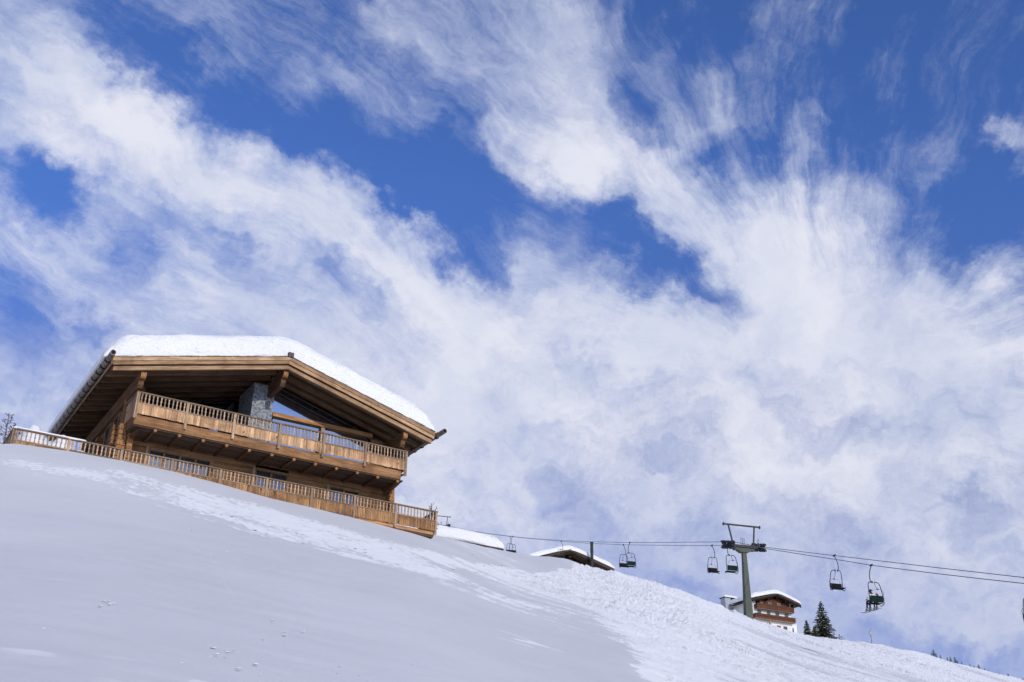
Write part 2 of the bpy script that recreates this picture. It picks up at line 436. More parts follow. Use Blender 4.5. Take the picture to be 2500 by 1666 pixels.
M['beam'] = wood('orange_beam_wood', (.50, .29, .14), (.30, .145, .06), (.12, .055, .025), 'x', knots=.6, stain=.4, scale=.8)
M['beam_y'] = wood('shaded_beam_wood', (.17, .09, .045), (.10, .05, .026), (.045, .024, .014), 'y', knots=.4, stain=.4, scale=.8)  # darkened to carry the shade under eaves and balcony
M['rail'] = wood('grey_rail_wood', (.36, .27, .20), (.22, .15, .10), (.09, .06, .045), 'x', knots=.3, stain=.3)
M['rail_y'] = wood('grey_rail_wood_side', (.36, .27, .20), (.22, .15, .10), (.09, .06, .045), 'y', knots=.3, stain=.3)
M['post'] = wood('pale_post_wood', (.55, .42, .30), (.38, .26, .17), (.17, .10, .06), 'z', knots=.5, stain=.3)
M['balus'] = wood('baluster_wood', (.50, .38, .28), (.34, .24, .16), (.15, .10, .07), 'z', stain=.3)
M['log'] = wood('log_wall_wood', (.33, .185, .09), (.19, .098, .045), (.10, .05, .028), 'x', .26, 'z', .5, stain=.5)
M['log_y'] = wood('log_wall_wood_side', (.30, .17, .085), (.17, .09, .045), (.08, .04, .022), 'y', .26, 'z', .5, stain=.5)
M['logend'] = wood('log_end_wood', (.42, .22, .095), (.22, .105, .045), (.08, .04, .02), 'y', .26, 'z', .6, stain=.3, scale=1.4)
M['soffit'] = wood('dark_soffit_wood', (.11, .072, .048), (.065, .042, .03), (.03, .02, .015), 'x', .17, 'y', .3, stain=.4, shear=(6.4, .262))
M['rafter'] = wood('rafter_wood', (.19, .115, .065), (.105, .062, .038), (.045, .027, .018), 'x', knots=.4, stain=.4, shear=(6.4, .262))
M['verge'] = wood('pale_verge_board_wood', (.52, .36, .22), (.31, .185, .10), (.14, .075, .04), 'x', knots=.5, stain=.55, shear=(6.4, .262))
M['joist'] = wood('joist_wood', (.13, .072, .036), (.08, .042, .022), (.04, .022, .012), 'y', stain=.4)  # log bodies darkened to carry the shade below the balcony
M['inn_wood'] = wood('brown_inn_boarding', (.15, .06, .028), (.08, .034, .018), (.05, .025, .015), 'x', .3, 'z', stain=.4)
M['dark_wood'] = plain('near_black_wood', (.022, .016, .013), .9, spec=.08)
M['frame'] = wood('window_frame_wood', (.34, .21, .12), (.20, .12, .07), (.08, .05, .03), 'z', stain=.3)
M['stone'] = plain('grey_pillar_stone', (.22, .235, .26), .85, var=.5, scale=9.0, bump=.9)
M['plaster'] = plain('white_plaster', (.74, .73, .70), .9, var=.06, scale=1.2)
M['grey_plaster'] = plain('grey_plaster', (.33, .35, .38), .9, var=.1, scale=1.5)
M['zinc'] = plain('dull_gutter_metal', (.16, .13, .11), .55, metal=.35, var=.3)
M['shingle'] = plain('dark_shingle_edge', (.10, .075, .06), .85, var=.3, scale=8)
M['crumb'] = snow_mat('crumb_snow', (.70, .70, .715), ((9.0, .02, .3),))
M['roofsnow'] = snow_mat('roof_snow', (.76, .76, .77), ((.8, .42, 1.0), (2.4, .04, .3)), layers=.06)
M['snow'] = snow_mat('drift_snow', (.82, .835, .88), ((2.5, .10, .6), (9.0, .04, .5)))
def glass_mat(name, refl, tint=(.75, .85, 1.0), base=(.012, .014, .02)):
    m, q, b = new_mat(name)
    b.inputs['Base Color'].default_value = base + (1,); b.inputs['Roughness'].default_value = .25
    g = q.n('ShaderNodeBsdfGlossy'); g.inputs['Color'].default_value = tint + (1,); g.inputs['Roughness'].default_value = .015
    P = q.n('ShaderNodeTexCoord').outputs['Object']
    bp = q.n('ShaderNodeBump'); bp.inputs['Strength'].default_value = .05; bp.inputs['Distance'].default_value = .02
    q.put(bp.inputs['Height'], q.noise(P, .8, 2)); q.put(g.inputs['Normal'], bp.outputs[0])
    mx = q.n('ShaderNodeMixShader'); mx.inputs[0].default_value = refl
    m.node_tree.links.new(b.outputs[0], mx.inputs[1]); m.node_tree.links.new(g.outputs[0], mx.inputs[2])
    m.node_tree.links.new(mx.outputs[0], m.node_tree.nodes['Material Output'].inputs[0])
    return m
M['glass'] = glass_mat('coated_window_glass', .46)
M['pane'] = glass_mat('dark_window_glass', .15)
M['pylon'] = plain('olive_green_steel', (.078, .085, .066), .6, metal=.0, spec=.2, var=.12, scale=.7)
M['steel'] = plain('galvanised_steel', (.20, .21, .22), .45, metal=.6, var=.2)
M['dark_steel'] = plain('dark_lift_steel', (.028, .031, .032), .6, metal=0, var=.3, spec=.25)
M['rubber'] = plain('black_rubber', (.025, .026, .028), .7, var=.3)
M['cable'] = plain('haul_rope_steel', (.13, .13, .15), .5, metal=.4)
M['seat'] = plain('black_seat_slats', (.008, .009, .010), .8, spec=.1)
M['green'] = plain('green_backrest_paint', (.003, .018, .013), .75, var=.2, spec=.15)
M['bracket'] = plain('bright_clamp_metal', (.6, .6, .6), .35, metal=.3)
M['bark'] = plain('dark_bark', (.06, .045, .035), .9, var=.3, scale=6)
M['twig'] = plain('grey_twig_bark', (.13, .11, .115), .9, var=.3, scale=6)
def needle_mat():
    m, q, b = new_mat('spruce_needles')
    P = q.n('ShaderNodeTexCoord').outputs['Object']
    c = q.ramp(q.noise(P, 2.2, 4, .7), [(.3, (.014, .024, .012)), (.5, (.045, .052, .018)), (.7, (.10, .085, .032))])
    q.put(b.inputs['Base Color'], c); b.inputs['Roughness'].default_value = .8; b.inputs['Specular IOR Level'].default_value = .2
    return m
M['needle'] = needle_mat()

# ------------------------------------------------------------------ the slope
SKYLINE = [(-700,980),(-300,1050),(0,1085),(36,1083),(100,1092),(173,1102),(300,1125),(420,1150),(540,1182),(653,1215),(765,1240),(866,1265),(964,1288),(1040,1301),(1066,1306),
           (1130,1322),(1235,1346),(1300,1357),(1345,1360),(1390,1366),(1425,1383),(1455,1392),(1500,1397),(1540,1412),(1600,1424),(1650,1441),(1700,1458),(1760,1483),(1800,1497),(1832,1511),
           (1870,1524),(1960,1550),(2050,1560),(2130,1572),(2240,1591),(2350,1622),(2500,1662),(2700,1720),(3000,1830)]
CREST = [(-700,46),(0,47.5),(173,47.9),(420,48.8),(653,50),(866,51.6),(1062,53.4),(1110,58),(1235,74),(1345,86),(1425,92),(1500,94),(1600,97),(1700,100),(1832,105),(1960,122),(2130,150),(2300,180),(2500,210),(3000,240)]
_az = []; _te = []
for x_, y_ in SKYLINE:
    r_ = ray(x_, y_); _az.append(math.degrees(math.atan2(r_[0], r_[1]))); _te.append(r_[2] / math.hypot(r_[0], r_[1]))
_ca = []
for x_, d_ in CREST:
    yy = np.interp(x_, [p[0] for p in SKYLINE], [p[1] for p in SKYLINE])
    r_ = ray(x_, yy); _ca.append(math.degrees(math.atan2(r_[0], r_[1])))
_cd = [d for _, d in CREST]
def plane_t(a): return .33 * math.cos(math.radians(a + 31.5))
AZK = [-180, -150, -120, -90, -60] + _az + [50, 75, 100, 130, 155, 180]
TEK = [plane_t(a) * .9 for a in (-180, -150, -120, -90, -60)] + _te + [plane_t(a) * .9 for a in (50, 75, 100, 130, 155, 180)]
CAK = [-180, -60] + _ca + [60, 180]; CDK = [60, 50] + _cd + [200, 60]
_ga = np.arange(-180, 180.01, .05)
def _smooth(tab_a, tab_v, sig):
    g = np.interp(_ga, tab_a, tab_v); kx = np.arange(-int(4 * sig / .05), int(4 * sig / .05) + 1) * .05
    kk = np.exp(-.5 * (kx / sig) ** 2); kk /= kk.sum(); p = len(kx) // 2
    return np.convolve(np.concatenate([np.full(p, g[0]), g, np.full(p, g[-1])]), kk, 'valid')
GTE = _smooth(AZK, TEK, .16); GTES = _smooth(AZK, TEK, 2.5); GRC = _smooth(CAK, CDK, 2.2)
def terr_polar(az, r):
    """height of the smooth slope; az in degrees"""
    rc = np.interp(az, _ga, GRC); t = r / rc
    te = np.interp(az, _ga, GTE); tes = np.interp(az, _ga, GTES)
    te = tes + (te - tes) * np.clip((t - .25) / .75, 0, 1) ** 2
    zc = te * rc
    a = .86
    near = -1.6 + (zc + 1.6) * (a * t + (1 - a) * t * t)
    # behind the crest the ground goes on rising, always a little under the line of sight
    deficit = .045 * (1 - np.exp(-(r - rc) / 12.0)) * np.exp(-np.maximum(r - rc, 0) / 420.0) + .012 * (1 - np.exp(-np.maximum(r - rc, 0) / 12.0))
    far = r * te * (1 - deficit)
    far = np.where(te > 0, far, zc + (r - rc) * te)
    R2 = 1150.0
    far = np.where(r > R2, R2 * te * .985 - (r - R2) * .02, far)
    return np.where(t <= 1, near, far)
def terr(x, y):
    return float(terr_polar(math.degrees(math.atan2(x, y)), math.hypot(x, y)))
def poly_mask(px, py, poly, soft):
    """signed soft inside test for a band: poly given as upper and lower curves"""
    (ux, uy), (lx, ly) = poly
    return sstep(0, soft, py - np.interp(px, ux, uy)) * sstep(0, soft, np.interp(px, lx, ly) - py)
def build_slope():
    fine = np.arange(-33.0, 33.01, .052)
    coarse_l = np.linspace(-180, -33.5, 60); coarse_r = np.linspace(33.5, 180, 60)[:-1]
    az = np.concatenate([coarse_l, fine, coarse_r]); na = len(az)
    ts = [0.02, .04, .06]; t_ = .075
    while t_ < 1.12:
        ts.append(t_); t_ *= 1.0062 if t_ > .12 else 1.012
    ts = np.array(ts); nn = len(ts)
    fars = np.concatenate([np.linspace(0, 1, 40)[1:] ** 1.6])
    A, T = np.meshgrid(az, ts, indexing='ij')
    RC = np.interp(az, _ga, GRC)
    Rn = T * RC[:, None]
    r0 = Rn[:, -1:]
    Rf = r0 + (1500 - r0) * fars[None, :]
    RR = np.concatenate([Rn, Rf], axis=1); nr = RR.shape[1]
    AA = np.repeat(az[:, None], nr, axis=1)
    X = RR * np.sin(np.radians(AA)); Y = RR * np.cos(np.radians(AA))
    Z = terr_polar(AA, RR)
    px, py = proj(np.stack([X, Y, Z], -1))
    inview = (np.abs(AA) < 33.2) & (RR < RC[:, None] * 1.3)
    # wind-smoothed snow and skied-out, churned snow
    warp = (fbm(X * .22, Y * .22, 5, 3) - .5)
    wy = warp * 60
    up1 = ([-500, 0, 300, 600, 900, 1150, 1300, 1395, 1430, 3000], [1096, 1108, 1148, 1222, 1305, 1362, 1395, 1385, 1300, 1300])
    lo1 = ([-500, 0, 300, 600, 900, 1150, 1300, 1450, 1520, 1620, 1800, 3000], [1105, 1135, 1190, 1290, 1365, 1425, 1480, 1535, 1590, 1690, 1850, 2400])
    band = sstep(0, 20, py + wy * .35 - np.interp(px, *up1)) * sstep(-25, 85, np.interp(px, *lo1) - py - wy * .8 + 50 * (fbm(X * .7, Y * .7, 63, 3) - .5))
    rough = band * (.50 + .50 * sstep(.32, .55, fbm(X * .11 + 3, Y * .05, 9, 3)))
    # long smooth tongues between the ski tracks (run down the fall line)
    e = X * U[0] + Y * U[1]; n_ = X * V[0] + Y * V[1]
    tong = fbm(e * .16 + .18 * n_ * .16, n_ * .018, 21, 3)
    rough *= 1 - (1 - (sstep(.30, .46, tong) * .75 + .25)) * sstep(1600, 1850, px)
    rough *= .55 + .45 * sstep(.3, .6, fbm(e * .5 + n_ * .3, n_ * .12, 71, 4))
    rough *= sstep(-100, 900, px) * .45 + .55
    # faint single tracks and scratches over the smooth snow
    gpx, gpy = px + (fbm(X * .3, Y * .3, 91, 3) - .5) * 26, py + (fbm(X * .3 + 9, Y * .3, 92, 3) - .5) * 26
    track = np.zeros_like(X)
    for pts_, wd, am in (([(500, 1330), (545, 1400), (580, 1445)], 2.2, .5), ([(430, 1310), (640, 1420), (900, 1540), (1010, 1600)], 1.8, .42), ([(0, 1305), (110, 1365), (330, 1440), (560, 1520)], 1.8, .3),
                         ([(1140, 1530), (1180, 1600)], 2.0, .4), ([(110, 1580), (210, 1626)], 1.8, .35), ([(330, 1240), (450, 1290), (520, 1340)], 1.6, .35), ([(700, 1330), (860, 1410), (1000, 1500)], 1.5, .22),
                         ([(1120, 1322), (1220, 1362), (1330, 1412)], 2.6, .9), ([(1010, 1320), (1180, 1360)], 1.8, .5)):
        for (ax, ay), (bx_, by_) in zip(pts_[:-1], pts_[1:]):
            L2 = (bx_ - ax) ** 2 + (by_ - ay) ** 2
            tt = np.clip(((gpx - ax) * (bx_ - ax) + (gpy - ay) * (by_ - ay)) / L2, 0, 1)
            dd = np.hypot(gpx - ax - tt * (bx_ - ax), gpy - ay - tt * (by_ - ay))
            track = np.maximum(track, am * np.exp(-(dd / wd) ** 2))
    track *= .4 + .9 * vnoise(X * 2.2, Y * 2.2, 95)
    # scattered scuffs in the foreground
    scuff = sstep(.66, .74, vnoise(e * 2.6, n_ * 3.4, 97)) * sstep(.52, .66, fbm(e * .35, n_ * .35, 98, 3)) * sstep(1470, 1600, py) * sstep(1560, 1300, px) * .55
    grain = .50 * (fbm(e * 7, n_ * 5, 81, 2) - .5) + .30 * (fbm(e * 1.6 + n_ * .9, n_ * .5, 83, 4) - .5) + .22 * (fbm(e * .35 + n_ * .2, n_ * .08, 85, 3) - .5)
    rw = sstep(.0, .52, rough + grain * sstep(.0, .12, rough)) * .75 + rough * .35  # whitening puts the sunlight caught by rough snow into its colour
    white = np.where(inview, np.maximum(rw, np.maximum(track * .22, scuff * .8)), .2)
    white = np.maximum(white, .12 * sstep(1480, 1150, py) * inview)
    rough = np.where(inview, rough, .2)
    # fade near camera
    dist = RR
    D = rough * np.clip(RR / 55, .2, 1.1) * (.34 * (fbm(e * .55, n_ * .40, 31, 2) - .5) + .30 * np.abs(fbm(e * 1.6, n_ * 1.1, 33, 3) - .5) + .25 * (fbm(e * 3.6, n_ * 2.4, 37, 3) - .5) + .08 * (vnoise(e * 9, n_ * 6, 41) - .5))
    # edges left by skis, following the slope obliquely
    for sgn, fr, wd, sd in ((.55, .42, .16, 3), (-.35, .33, .12, 8), (.15, .5, .14, 13)):
        q = e + sgn * n_ + 2.4 * fbm(e * .05, n_ * .05, sd, 3)
        line = np.abs((q * fr) % 1.0 - .5)
        D += rough * np.clip(RR / 45, .25, 1) * .12 * (np.exp(-((line - .28) / wd * 3) ** 2)) * (vnoise(e * .9, n_ * .5, sd + 5) - .3)
    # gentle drifts everywhere, and fine ripples on the smooth snow
    D += .34 * (fbm(e * .07, n_ * .09, 51, 3) - .5) + .05 * (fbm(e * .35 + n_ * .2, n_ * .6, 55, 3) - .5)
    D += .012 * (fbm(e * 1.1, n_ * 2.6, 59, 2) - .5)
    crest = np.exp(-((RR - RC[:, None]) / (RC[:, None] * .25)) ** 2)
    D *= np.where(px < 1066, 1 - .75 * crest * sstep(1070, 1040, px), 1)
    # crumbs that rolled down from the tracks
    rng = np.random.RandomState(5)
    crumbs = []
    for cx, cy, n, sx, sy, s0, s1 in ((880, 1628, 16, 320, 34, .006, .018), (660, 1540, 10, 60, 25, .010, .028), (270, 1467, 7, 26, 8, .010, .026), (560, 1600, 9, 130, 40, .010, .028), (140, 1525, 4, 30, 6, .010, .022),
                                      (1000, 1370, 30, 250, 45, .03, .07), (700, 1300, 16, 260, 60, .03, .06), (190, 1140, 12, 160, 26, .03, .055), (1350, 1480, 20, 160, 30, .03, .07)):
        for _ in range(n):
            crumbs.append((cx + rng.randn() * sx * .5, cy + rng.randn() * sy * .5, rng.uniform(s0, s1)))
    verts = np.stack([X, Y, Z + D], -1).reshape(-1, 3)
    idx = np.arange(na * nr).reshape(na, nr)
    nxt = np.roll(idx, -1, axis=0)
    quads = np.stack([idx[:, :-1], idx[:, 1:], nxt[:, 1:], nxt[:, :-1]], -1).reshape(-1, 4)
    center = len(verts)
    verts = np.concatenate([verts, [[0, 0, -1.6]]])
    tris = np.stack([idx[:, 0], nxt[:, 0], np.full(na, center)], -1)
    me = bpy.data.meshes.new('snow_slope')
    nq, ntr = len(quads), len(tris)
    me.vertices.add(len(verts)); me.vertices.foreach_set('co', verts.astype(np.float32).ravel())
    loops = np.concatenate([quads.ravel(), tris.ravel()])
    me.loops.add(len(loops)); me.loops.foreach_set('vertex_index', loops.astype(np.int32))
    me.polygons.add(nq + ntr)
    me.polygons.foreach_set('loop_start', np.concatenate([np.arange(nq) * 4, nq * 4 + np.arange(ntr) * 3]).astype(np.int32))
    me.update(calc_edges=True); me.validate()
    me.polygons.foreach_set('use_smooth', np.ones(len(me.polygons), dtype=bool))
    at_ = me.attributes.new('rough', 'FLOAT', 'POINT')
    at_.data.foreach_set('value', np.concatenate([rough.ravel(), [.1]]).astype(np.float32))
    at2 = me.attributes.new('churn_light', 'FLOAT', 'POINT')
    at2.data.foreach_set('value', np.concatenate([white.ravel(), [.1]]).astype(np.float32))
    me.materials.append(snow_mat('slope_snow', (.555, .56, .585), ((1.2, .22, .7), (4.5, .09, .8), (14.0, .028, .65)), attr='rough', lit_churn=(.77, .77, .785)))
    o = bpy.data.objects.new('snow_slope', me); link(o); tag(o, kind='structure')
    return crumbs
CRUMBS = build_slope()
def ground_at_px(x, y):
    """first place where the line of sight through a photo point meets the slope"""
    r = ray(x, y); h = math.hypot(r[0], r[1]); a = math.degrees(math.atan2(r[0], r[1]))
    d = np.arange(5, 260, .25); z = terr_polar(np.full(d.shape, a), d)
    hit = np.nonzero(z >= d * r[2] / h)[0]
    dd = d[hit[0]] if len(hit) else float(np.interp(a, _ga, GRC))
    return r * (dd / h)
# rolled snow crumbs: uncountable little lumps
mb = MB(); rc_ = random.Random(11)
for x_, y_, s_ in CRUMBS:
    p = ground_at_px(x_, y_)
    vs = []; fs = []
    n = 7
    for j in range(3):
        for i in range(n):
            a = 2 * math.pi * i / n; rr = s_ * (1.0, .85, .35)[j] * rc_.uniform(.7, 1.25)
            vs.append((p[0] + rr * math.cos(a) * 1.2, p[1] + rr * math.sin(a), p[2] - .03 + s_ * (0, .3, .45)[j] * rc_.uniform(.8, 1.2)))
    for j in range(2):
        for i in range(n): fs.append((j * n + i, j * n + (i + 1) % n, (j + 1) * n + (i + 1) % n, (j + 1) * n + i))
    fs.append(tuple(2 * n + i for i in range(n)))
    mb.add(vs, fs)
o = mb.build('snow_crumbs', M['crumb'], None, True); tag(o, 'small white snow crumbs scattered over the smooth slope', 'snow crumbs', kind='stuff')

# ------------------------------------------------------------------ the big log chalet
H0 = 4.0
RZ = math.radians(31.5)
chalet = empty('log_chalet', tuple(O - W * H0), RZ)
tag(chalet, 'large rustic log chalet with thick snow on its roof and a long balcony, left side', 'chalet')
def part(mb, name, mat, parent=None, smooth=False, label=None, root=None):
    o = mb.build(name, mat, parent if parent is not None else (root or chalet), smooth, label)
    if parent is None: o.location = (0, 0, H0)
    return o
WV = 1.7
RU, RT, RS = 6.4, 3.10, .262
def roofw(u): return RT - RS * abs(u - RU)
EL, ER, VF, VB = -1.42, 14.22, -.62, 11.0
# log walls
def course(mb, u0, u1, w0, w1, v):
    mb.prism([(v + .22, w0), (v + .035, w0 + .004), (v, w0 + .05), (v - .012, (w0 + w1) / 2), (v, w1 - .05), (v + .035, w1 - .004), (v + .22, w1)], u0, 0, u1)
def course_y(mb, v0, v1, w0, w1, u, sgn=1):
    s = sgn
    mb.prism([(u + .22 * s, w0), (u + .035 * s, w0 + .004), (u, w0 + .05), (u - .012 * s, (w0 + w1) / 2), (u, w1 - .05), (u + .035 * s, w1 - .004), (u + .22 * s, w1)], v0, 1, v1)
wins = [(1.2, 4.1, -3.7, -1.78, 4), (6.15, 7.8, -3.7, -1.72, 2), (9.87, 11.5, -3.7, -1.84, 2)]
mb = MB(); w = -4.9
while w < -1.46:
    w1 = min(w + .26, -1.42); segs = [(.1, 13.2)]
    for a, b, z0, z1, _ in wins:
        if w1 > z0 + .02 and w < z1 - .02:
            ns = []
            for s0, s1 in segs:
                if a > s0 and b < s1: ns += [(s0, a), (b, s1)]
                else: ns.append((s0, s1))
            segs = ns
    for s0, s1 in segs: course(mb, s0, s1, w, w1, WV)
    w = w1
# upper storey front: short log pieces at both ends
w = -1.1
while w < 1.2:
    w1 = w + .26
    if w1 < roofw(.6) - .5: course(mb, .1, .62, w, w1, WV)
    if w1 < roofw(13.2) - .5: course(mb, 11.86, 13.2, w, w1, WV)
    elif w < roofw(12.5) - .55: course(mb, 11.86, 12.5, w, w1, WV)
    w = w1
wall_f = part(mb, 'front_wall', M['log'])
mb = MB(); w = -4.9
while w < .75:
    course_y(mb, WV + .23, 10.39, w, w + .26, .1); w += .26
wall_s = part(mb, 'side_wall', M['log_y'])
mb = MB(); w = -4.9
while w < .75: course_y(mb, WV + .23, 10.39, w, w + .26, 13.2, -1); w += .26
part(mb, 'side_wall', M['log_y'])
mb = MB(); mb.prism([(.3, -4.9), (13.0, -4.9), (13.0, .8), (RU, 2.4), (.3, .8)], 10.4, 1, 10.6)
part(mb, 'rear_wall', M['log'])
# protruding log ends at the corners
def logstack(u0, u1, v0, v1, wt, wb, name='log_corner', curve=0.0):
    mb = MB(); w = wt; i = 0
    while w > wb:
        e = R.uniform(-.025, .025); c = curve * max(0, 1 - i / 4.0)
        g = .012
        a = (u0 + e * .4 if u0 < 0 else u0, v0 + e + c, w - .25 + g); b = (u1, v1, w - g)
        mb.prism([(a[0] + .03, a[2]), (b[0], a[2]), (b[0], b[2]), (a[0] + .03, b[2]), (a[0], b[2] - .06), (a[0], a[2] + .06)], a[1], 1, b[1])
        w -= .25; i += 1
    part(mb, name, M['logend'])
logstack(-.26, .098, 1.38, 1.66, -1.05, -4.6)
logstack(.12, .36, 1.05, 1.685, -1.45, -4.6, curve=.14)
logstack(-.24, .098, 2.85, 3.12, -.62, -4.6)
logstack(-.2, .098, 6.3, 6.55, -.1, -4.6)
logstack(12.92, 13.19, 1.28, 1.685, -1.45, -4.6, curve=.1)
# tapered corbel of the balcony at the right corner
mb = MB(); mb.prism([(.25, -1.6), (1.69, -1.6), (1.69, -1.78), (.6, -1.66)], 12.72, 0, 12.9)
part(mb, 'corbel', M['beam_y'])
mb = MB(); mb.prism([(.25, -1.6), (1.69, -1.6), (1.69, -1.82), (.6, -1.66)], .2, 0, .38)
part(mb, 'corbel', M['beam_y'])
# downstairs windows
for a, b, z0, z1, n in wins:
    mb = MB(); t = .09
    mb.box((a - .06, WV - .03, z1 - .1), (b + .06, WV + .12, z1 + .02)); mb.box((a, WV + .0, z0), (a + t, WV + .12, z1 - .1)); mb.box((b - t, WV + .0, z0), (b, WV + .12, z1 - .1))
    cw = (b - a) / n
    for i in range(1, n): mb.box((a + i * cw - t / 2, WV + .04, z0), (a + i * cw + t / 2, WV + .13, z1 - .1))
    mb.box((a + t, WV + .05, -2.68), (b - t, WV + .12, -2.62))
    wf = part(mb, 'window', M['frame'])
    for i in range(n):
        p = MB(); p.box((a + i * cw + .05, WV + .125, z0), (a + (i + 1) * cw - .05, WV + .14, z1 - .1))
        part(p, 'pane', M['pane'], wf)
    p = MB(); p.box((a - .12, WV - .06, z0), (a - .005, WV + .02, z1 + .0)); part(p, 'casing', M['post'], wf)
# side windows
for va, vb in ((3.5, 4.3), (5.0, 5.9), (7.3, 8.2)):
    mb = MB(); mb.box((.04, va - .08, -1.2), (.1, va, .25)); mb.box((.04, vb, -1.2), (.1, vb + .08, .25)); mb.box((.04, va, .17), (.1, vb, .25)); mb.box((.04, va, -1.2), (.1, vb, -1.12))
    wf = part(mb, 'window', M['frame'])
    p = MB(); p.box((.075, va, -1.12), (.085, vb, .17)); part(p, 'pane', M['pane'], wf)
# stone pillar
mb = MB(); mb.box((5.6, WV - .02, -1.1), (6.64, 3.7, 2.45))
part(mb, 'stone_pillar', M['stone'])
# gable glazing
mb = MB()
mb.prism([(6.64, -1.1), (11.86, -1.1), (11.86, roofw(11.86) - .5), (6.64, roofw(6.64) - .5)], WV + .30, 1, WV + .32)
mb.v = [(x, y - (z + 1.1) * .087 - .02, z) for x, y, z in mb.v]
gl = part(mb, 'gable_glazing', M['glass'])
mb = MB()
for u in (6.68, 9.25, 11.82): mb.beam((u, WV + .245, -1.1), (u, WV + .07, .9), .07, .06, up=(0, 1, 0))
mb.box((6.64, WV + .20, -1.1), (11.86, WV + .26, -1.0))
part(mb, 'glazing_bar', M['dark_wood'], gl)
mb = MB()
mb.prism([(.62, -1.1), (5.6, -1.1), (5.6, roofw(5.6) - .5), (.62, roofw(.62) - .5)], 4.2, 1, 4.22)
gl2 = part(mb, 'gable_glazing', M['glass'])
mb = MB()
for u in (.66, 2.3, 3.95, 5.56): mb.box((u - .035, 4.1, -1.1), (u + .035, 4.197, 2.0 if u > 3 else 1.0))
mb.box((.62, 4.1, -1.1), (5.6, 4.197, -1.0))
part(mb, 'glazing_bar', M['dark_wood'], gl2)
mb = MB(); mb.box((.30, WV + .22, -1.1), (.62, 4.2, roofw(.3) - .52)); part(mb, 'loggia_side_wall', M['dark_wood'])
mb = MB(); mb.beam((6.64, WV - .02, 1.04), (11.86, WV - .02, 1.07), .24, .2); part(mb, 'tie_beam', M['beam'])
mb = MB(); mb.box((9.17, WV - .08, -1.1), (9.34, WV + .08, .955)); part(mb, 'loggia_post', M['post'])
mb = MB(); mb.box((11.74, WV - .06, -1.1), (11.9, WV + .0, .3)); part(mb, 'loggia_post', M['post'])
# gable beam low on the sill: pale strip seen between pillar and rail
# balcony floor, beams and joists
mb = MB(); mb.box((.06, .12, -1.2), (13.0, WV, -1.12)); mb.box((.3, WV, -1.2), (13.0, 4.2, -1.105)); mb.box((.06, .14, -1.50), (13.0, WV, -1.44))
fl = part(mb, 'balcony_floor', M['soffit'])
mb = MB(); mb.box((.05, .10, -1.23), (12.86, .34, -1.0)); part(mb, 'edge_beam', M['beam'], fl)
mb = MB(); mb.box((.03, .075, -1.44), (12.84, .34, -1.234)); part(mb, 'edge_beam', M['beam'], fl)
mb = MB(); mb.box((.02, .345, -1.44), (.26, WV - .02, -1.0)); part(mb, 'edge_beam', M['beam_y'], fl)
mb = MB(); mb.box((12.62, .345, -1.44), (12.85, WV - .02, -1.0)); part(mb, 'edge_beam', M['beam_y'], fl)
for i in range(12):
    u = .98 + 1.065 * i
    mb = MB(); mb.tube([(u, .13, -1.555), (u, WV - .01, -1.555)], .060, 8)
    jo = part(mb, 'joist', M['joist'], fl)
    mb = MB(); mb.tube([(u, .05 + R.uniform(-.02, .02), -1.56), (u, .129, -1.56)], .072, 10); part(mb, 'joist_end', M['logend'], fl)
# balusters: a flat board with a waist
def baluster_mesh(h, mat):
    mb = MB(); t = .018
    prof = [(.030, 0), (.030, .12), (.016, .28), (.036, .48), (.020, .66), (.034, .86), (.034, 1)]
    pts = [(x, z * h) for x, z in prof] + [(-x, z * h) for x, z in prof[::-1]]
    mb.prism(pts, -t, 1, t)
    me = mb.build('baluster', mat).data
    tmp = [o_ for o_ in bpy.data.objects if o_.data is me][0]
    bpy.data.objects.remove(tmp)
    return me
BAL = baluster_mesh(.44, M['balus'])
def railing(parent, root, us, v, wt, panel_mat, nb=12, zsub=0.0, maker=None, side=None, drop=1.22, pan=(.50, .97)):
    """posts at the given stations with balusters above and a boarded panel below; side = (u, v list) for returns"""
    def loc(s, off=0.0, w_=0.0):
        return (s, v + off, w_) if side is None else (side + off, s, w_)
    def bx(mb, s0, s1, o0, o1, z0, z1):
        mb.box(loc(s0, o0, z0), loc(s1, o1, z1))
    gx = side is None
    for s in us:
        mb = MB(); bx(mb, s - .055, s + .055, -.055, .055, wt - drop + R.uniform(-.03, .03), wt - .035)
        part(mb, 'post', M['post'], parent, root=root)
    for a, b in zip(us[:-1], us[1:]):
        mb = MB(); x = a + .06
        while x < b - .07:
            wd = min(R.uniform(.11, .17), b - .06 - x); o_ = R.uniform(-.006, .006); dz = R.uniform(-.012, .012)
            bx(mb, x + .003, x + wd - .003, o_ - .014, o_ + .014, wt - pan[1] + dz, wt - pan[0]); x += wd
        part(mb, 'panel', panel_mat, parent, root=root)
        mb = MB(); bx(mb, a + .056, b - .056, -.035, .035, wt - pan[0], wt - pan[0] + .05)
        part(mb, 'lower_rail', M['rail'] if gx else M['rail_y'], parent, root=root)
        n = nb
        for i in range(n):
            s = a + .055 + (b - a - .11) * (i + .5) / n
            o_ = bpy.data.objects.new('baluster', BAL); link(o_, parent)
            o_.location = loc(s + R.uniform(-.006, .006), 0, wt - pan[0] + .045); o_.rotation_euler = (0, R.uniform(-.03, .03), 0 if gx else math.pi / 2)
us = [2.17 * i + .02 for i in range(7)]; us[-1] = 13.02
mb = MB(); mb.box((-.07, -.06, -.035), (13.1, .07, .02)); mb.box((-.07, .07, -.035), (.06, WV + .3, .02)); mb.box((12.97, .07, -.035), (13.1, WV, .02))
rl = part(mb, 'balcony_railing', M['rail'])
railing(rl, chalet, us, 0, 0, M['panel'])
railing(rl, chalet, [.0, 1.95], 0, 0, M['panel'], nb=8, side=0.0)
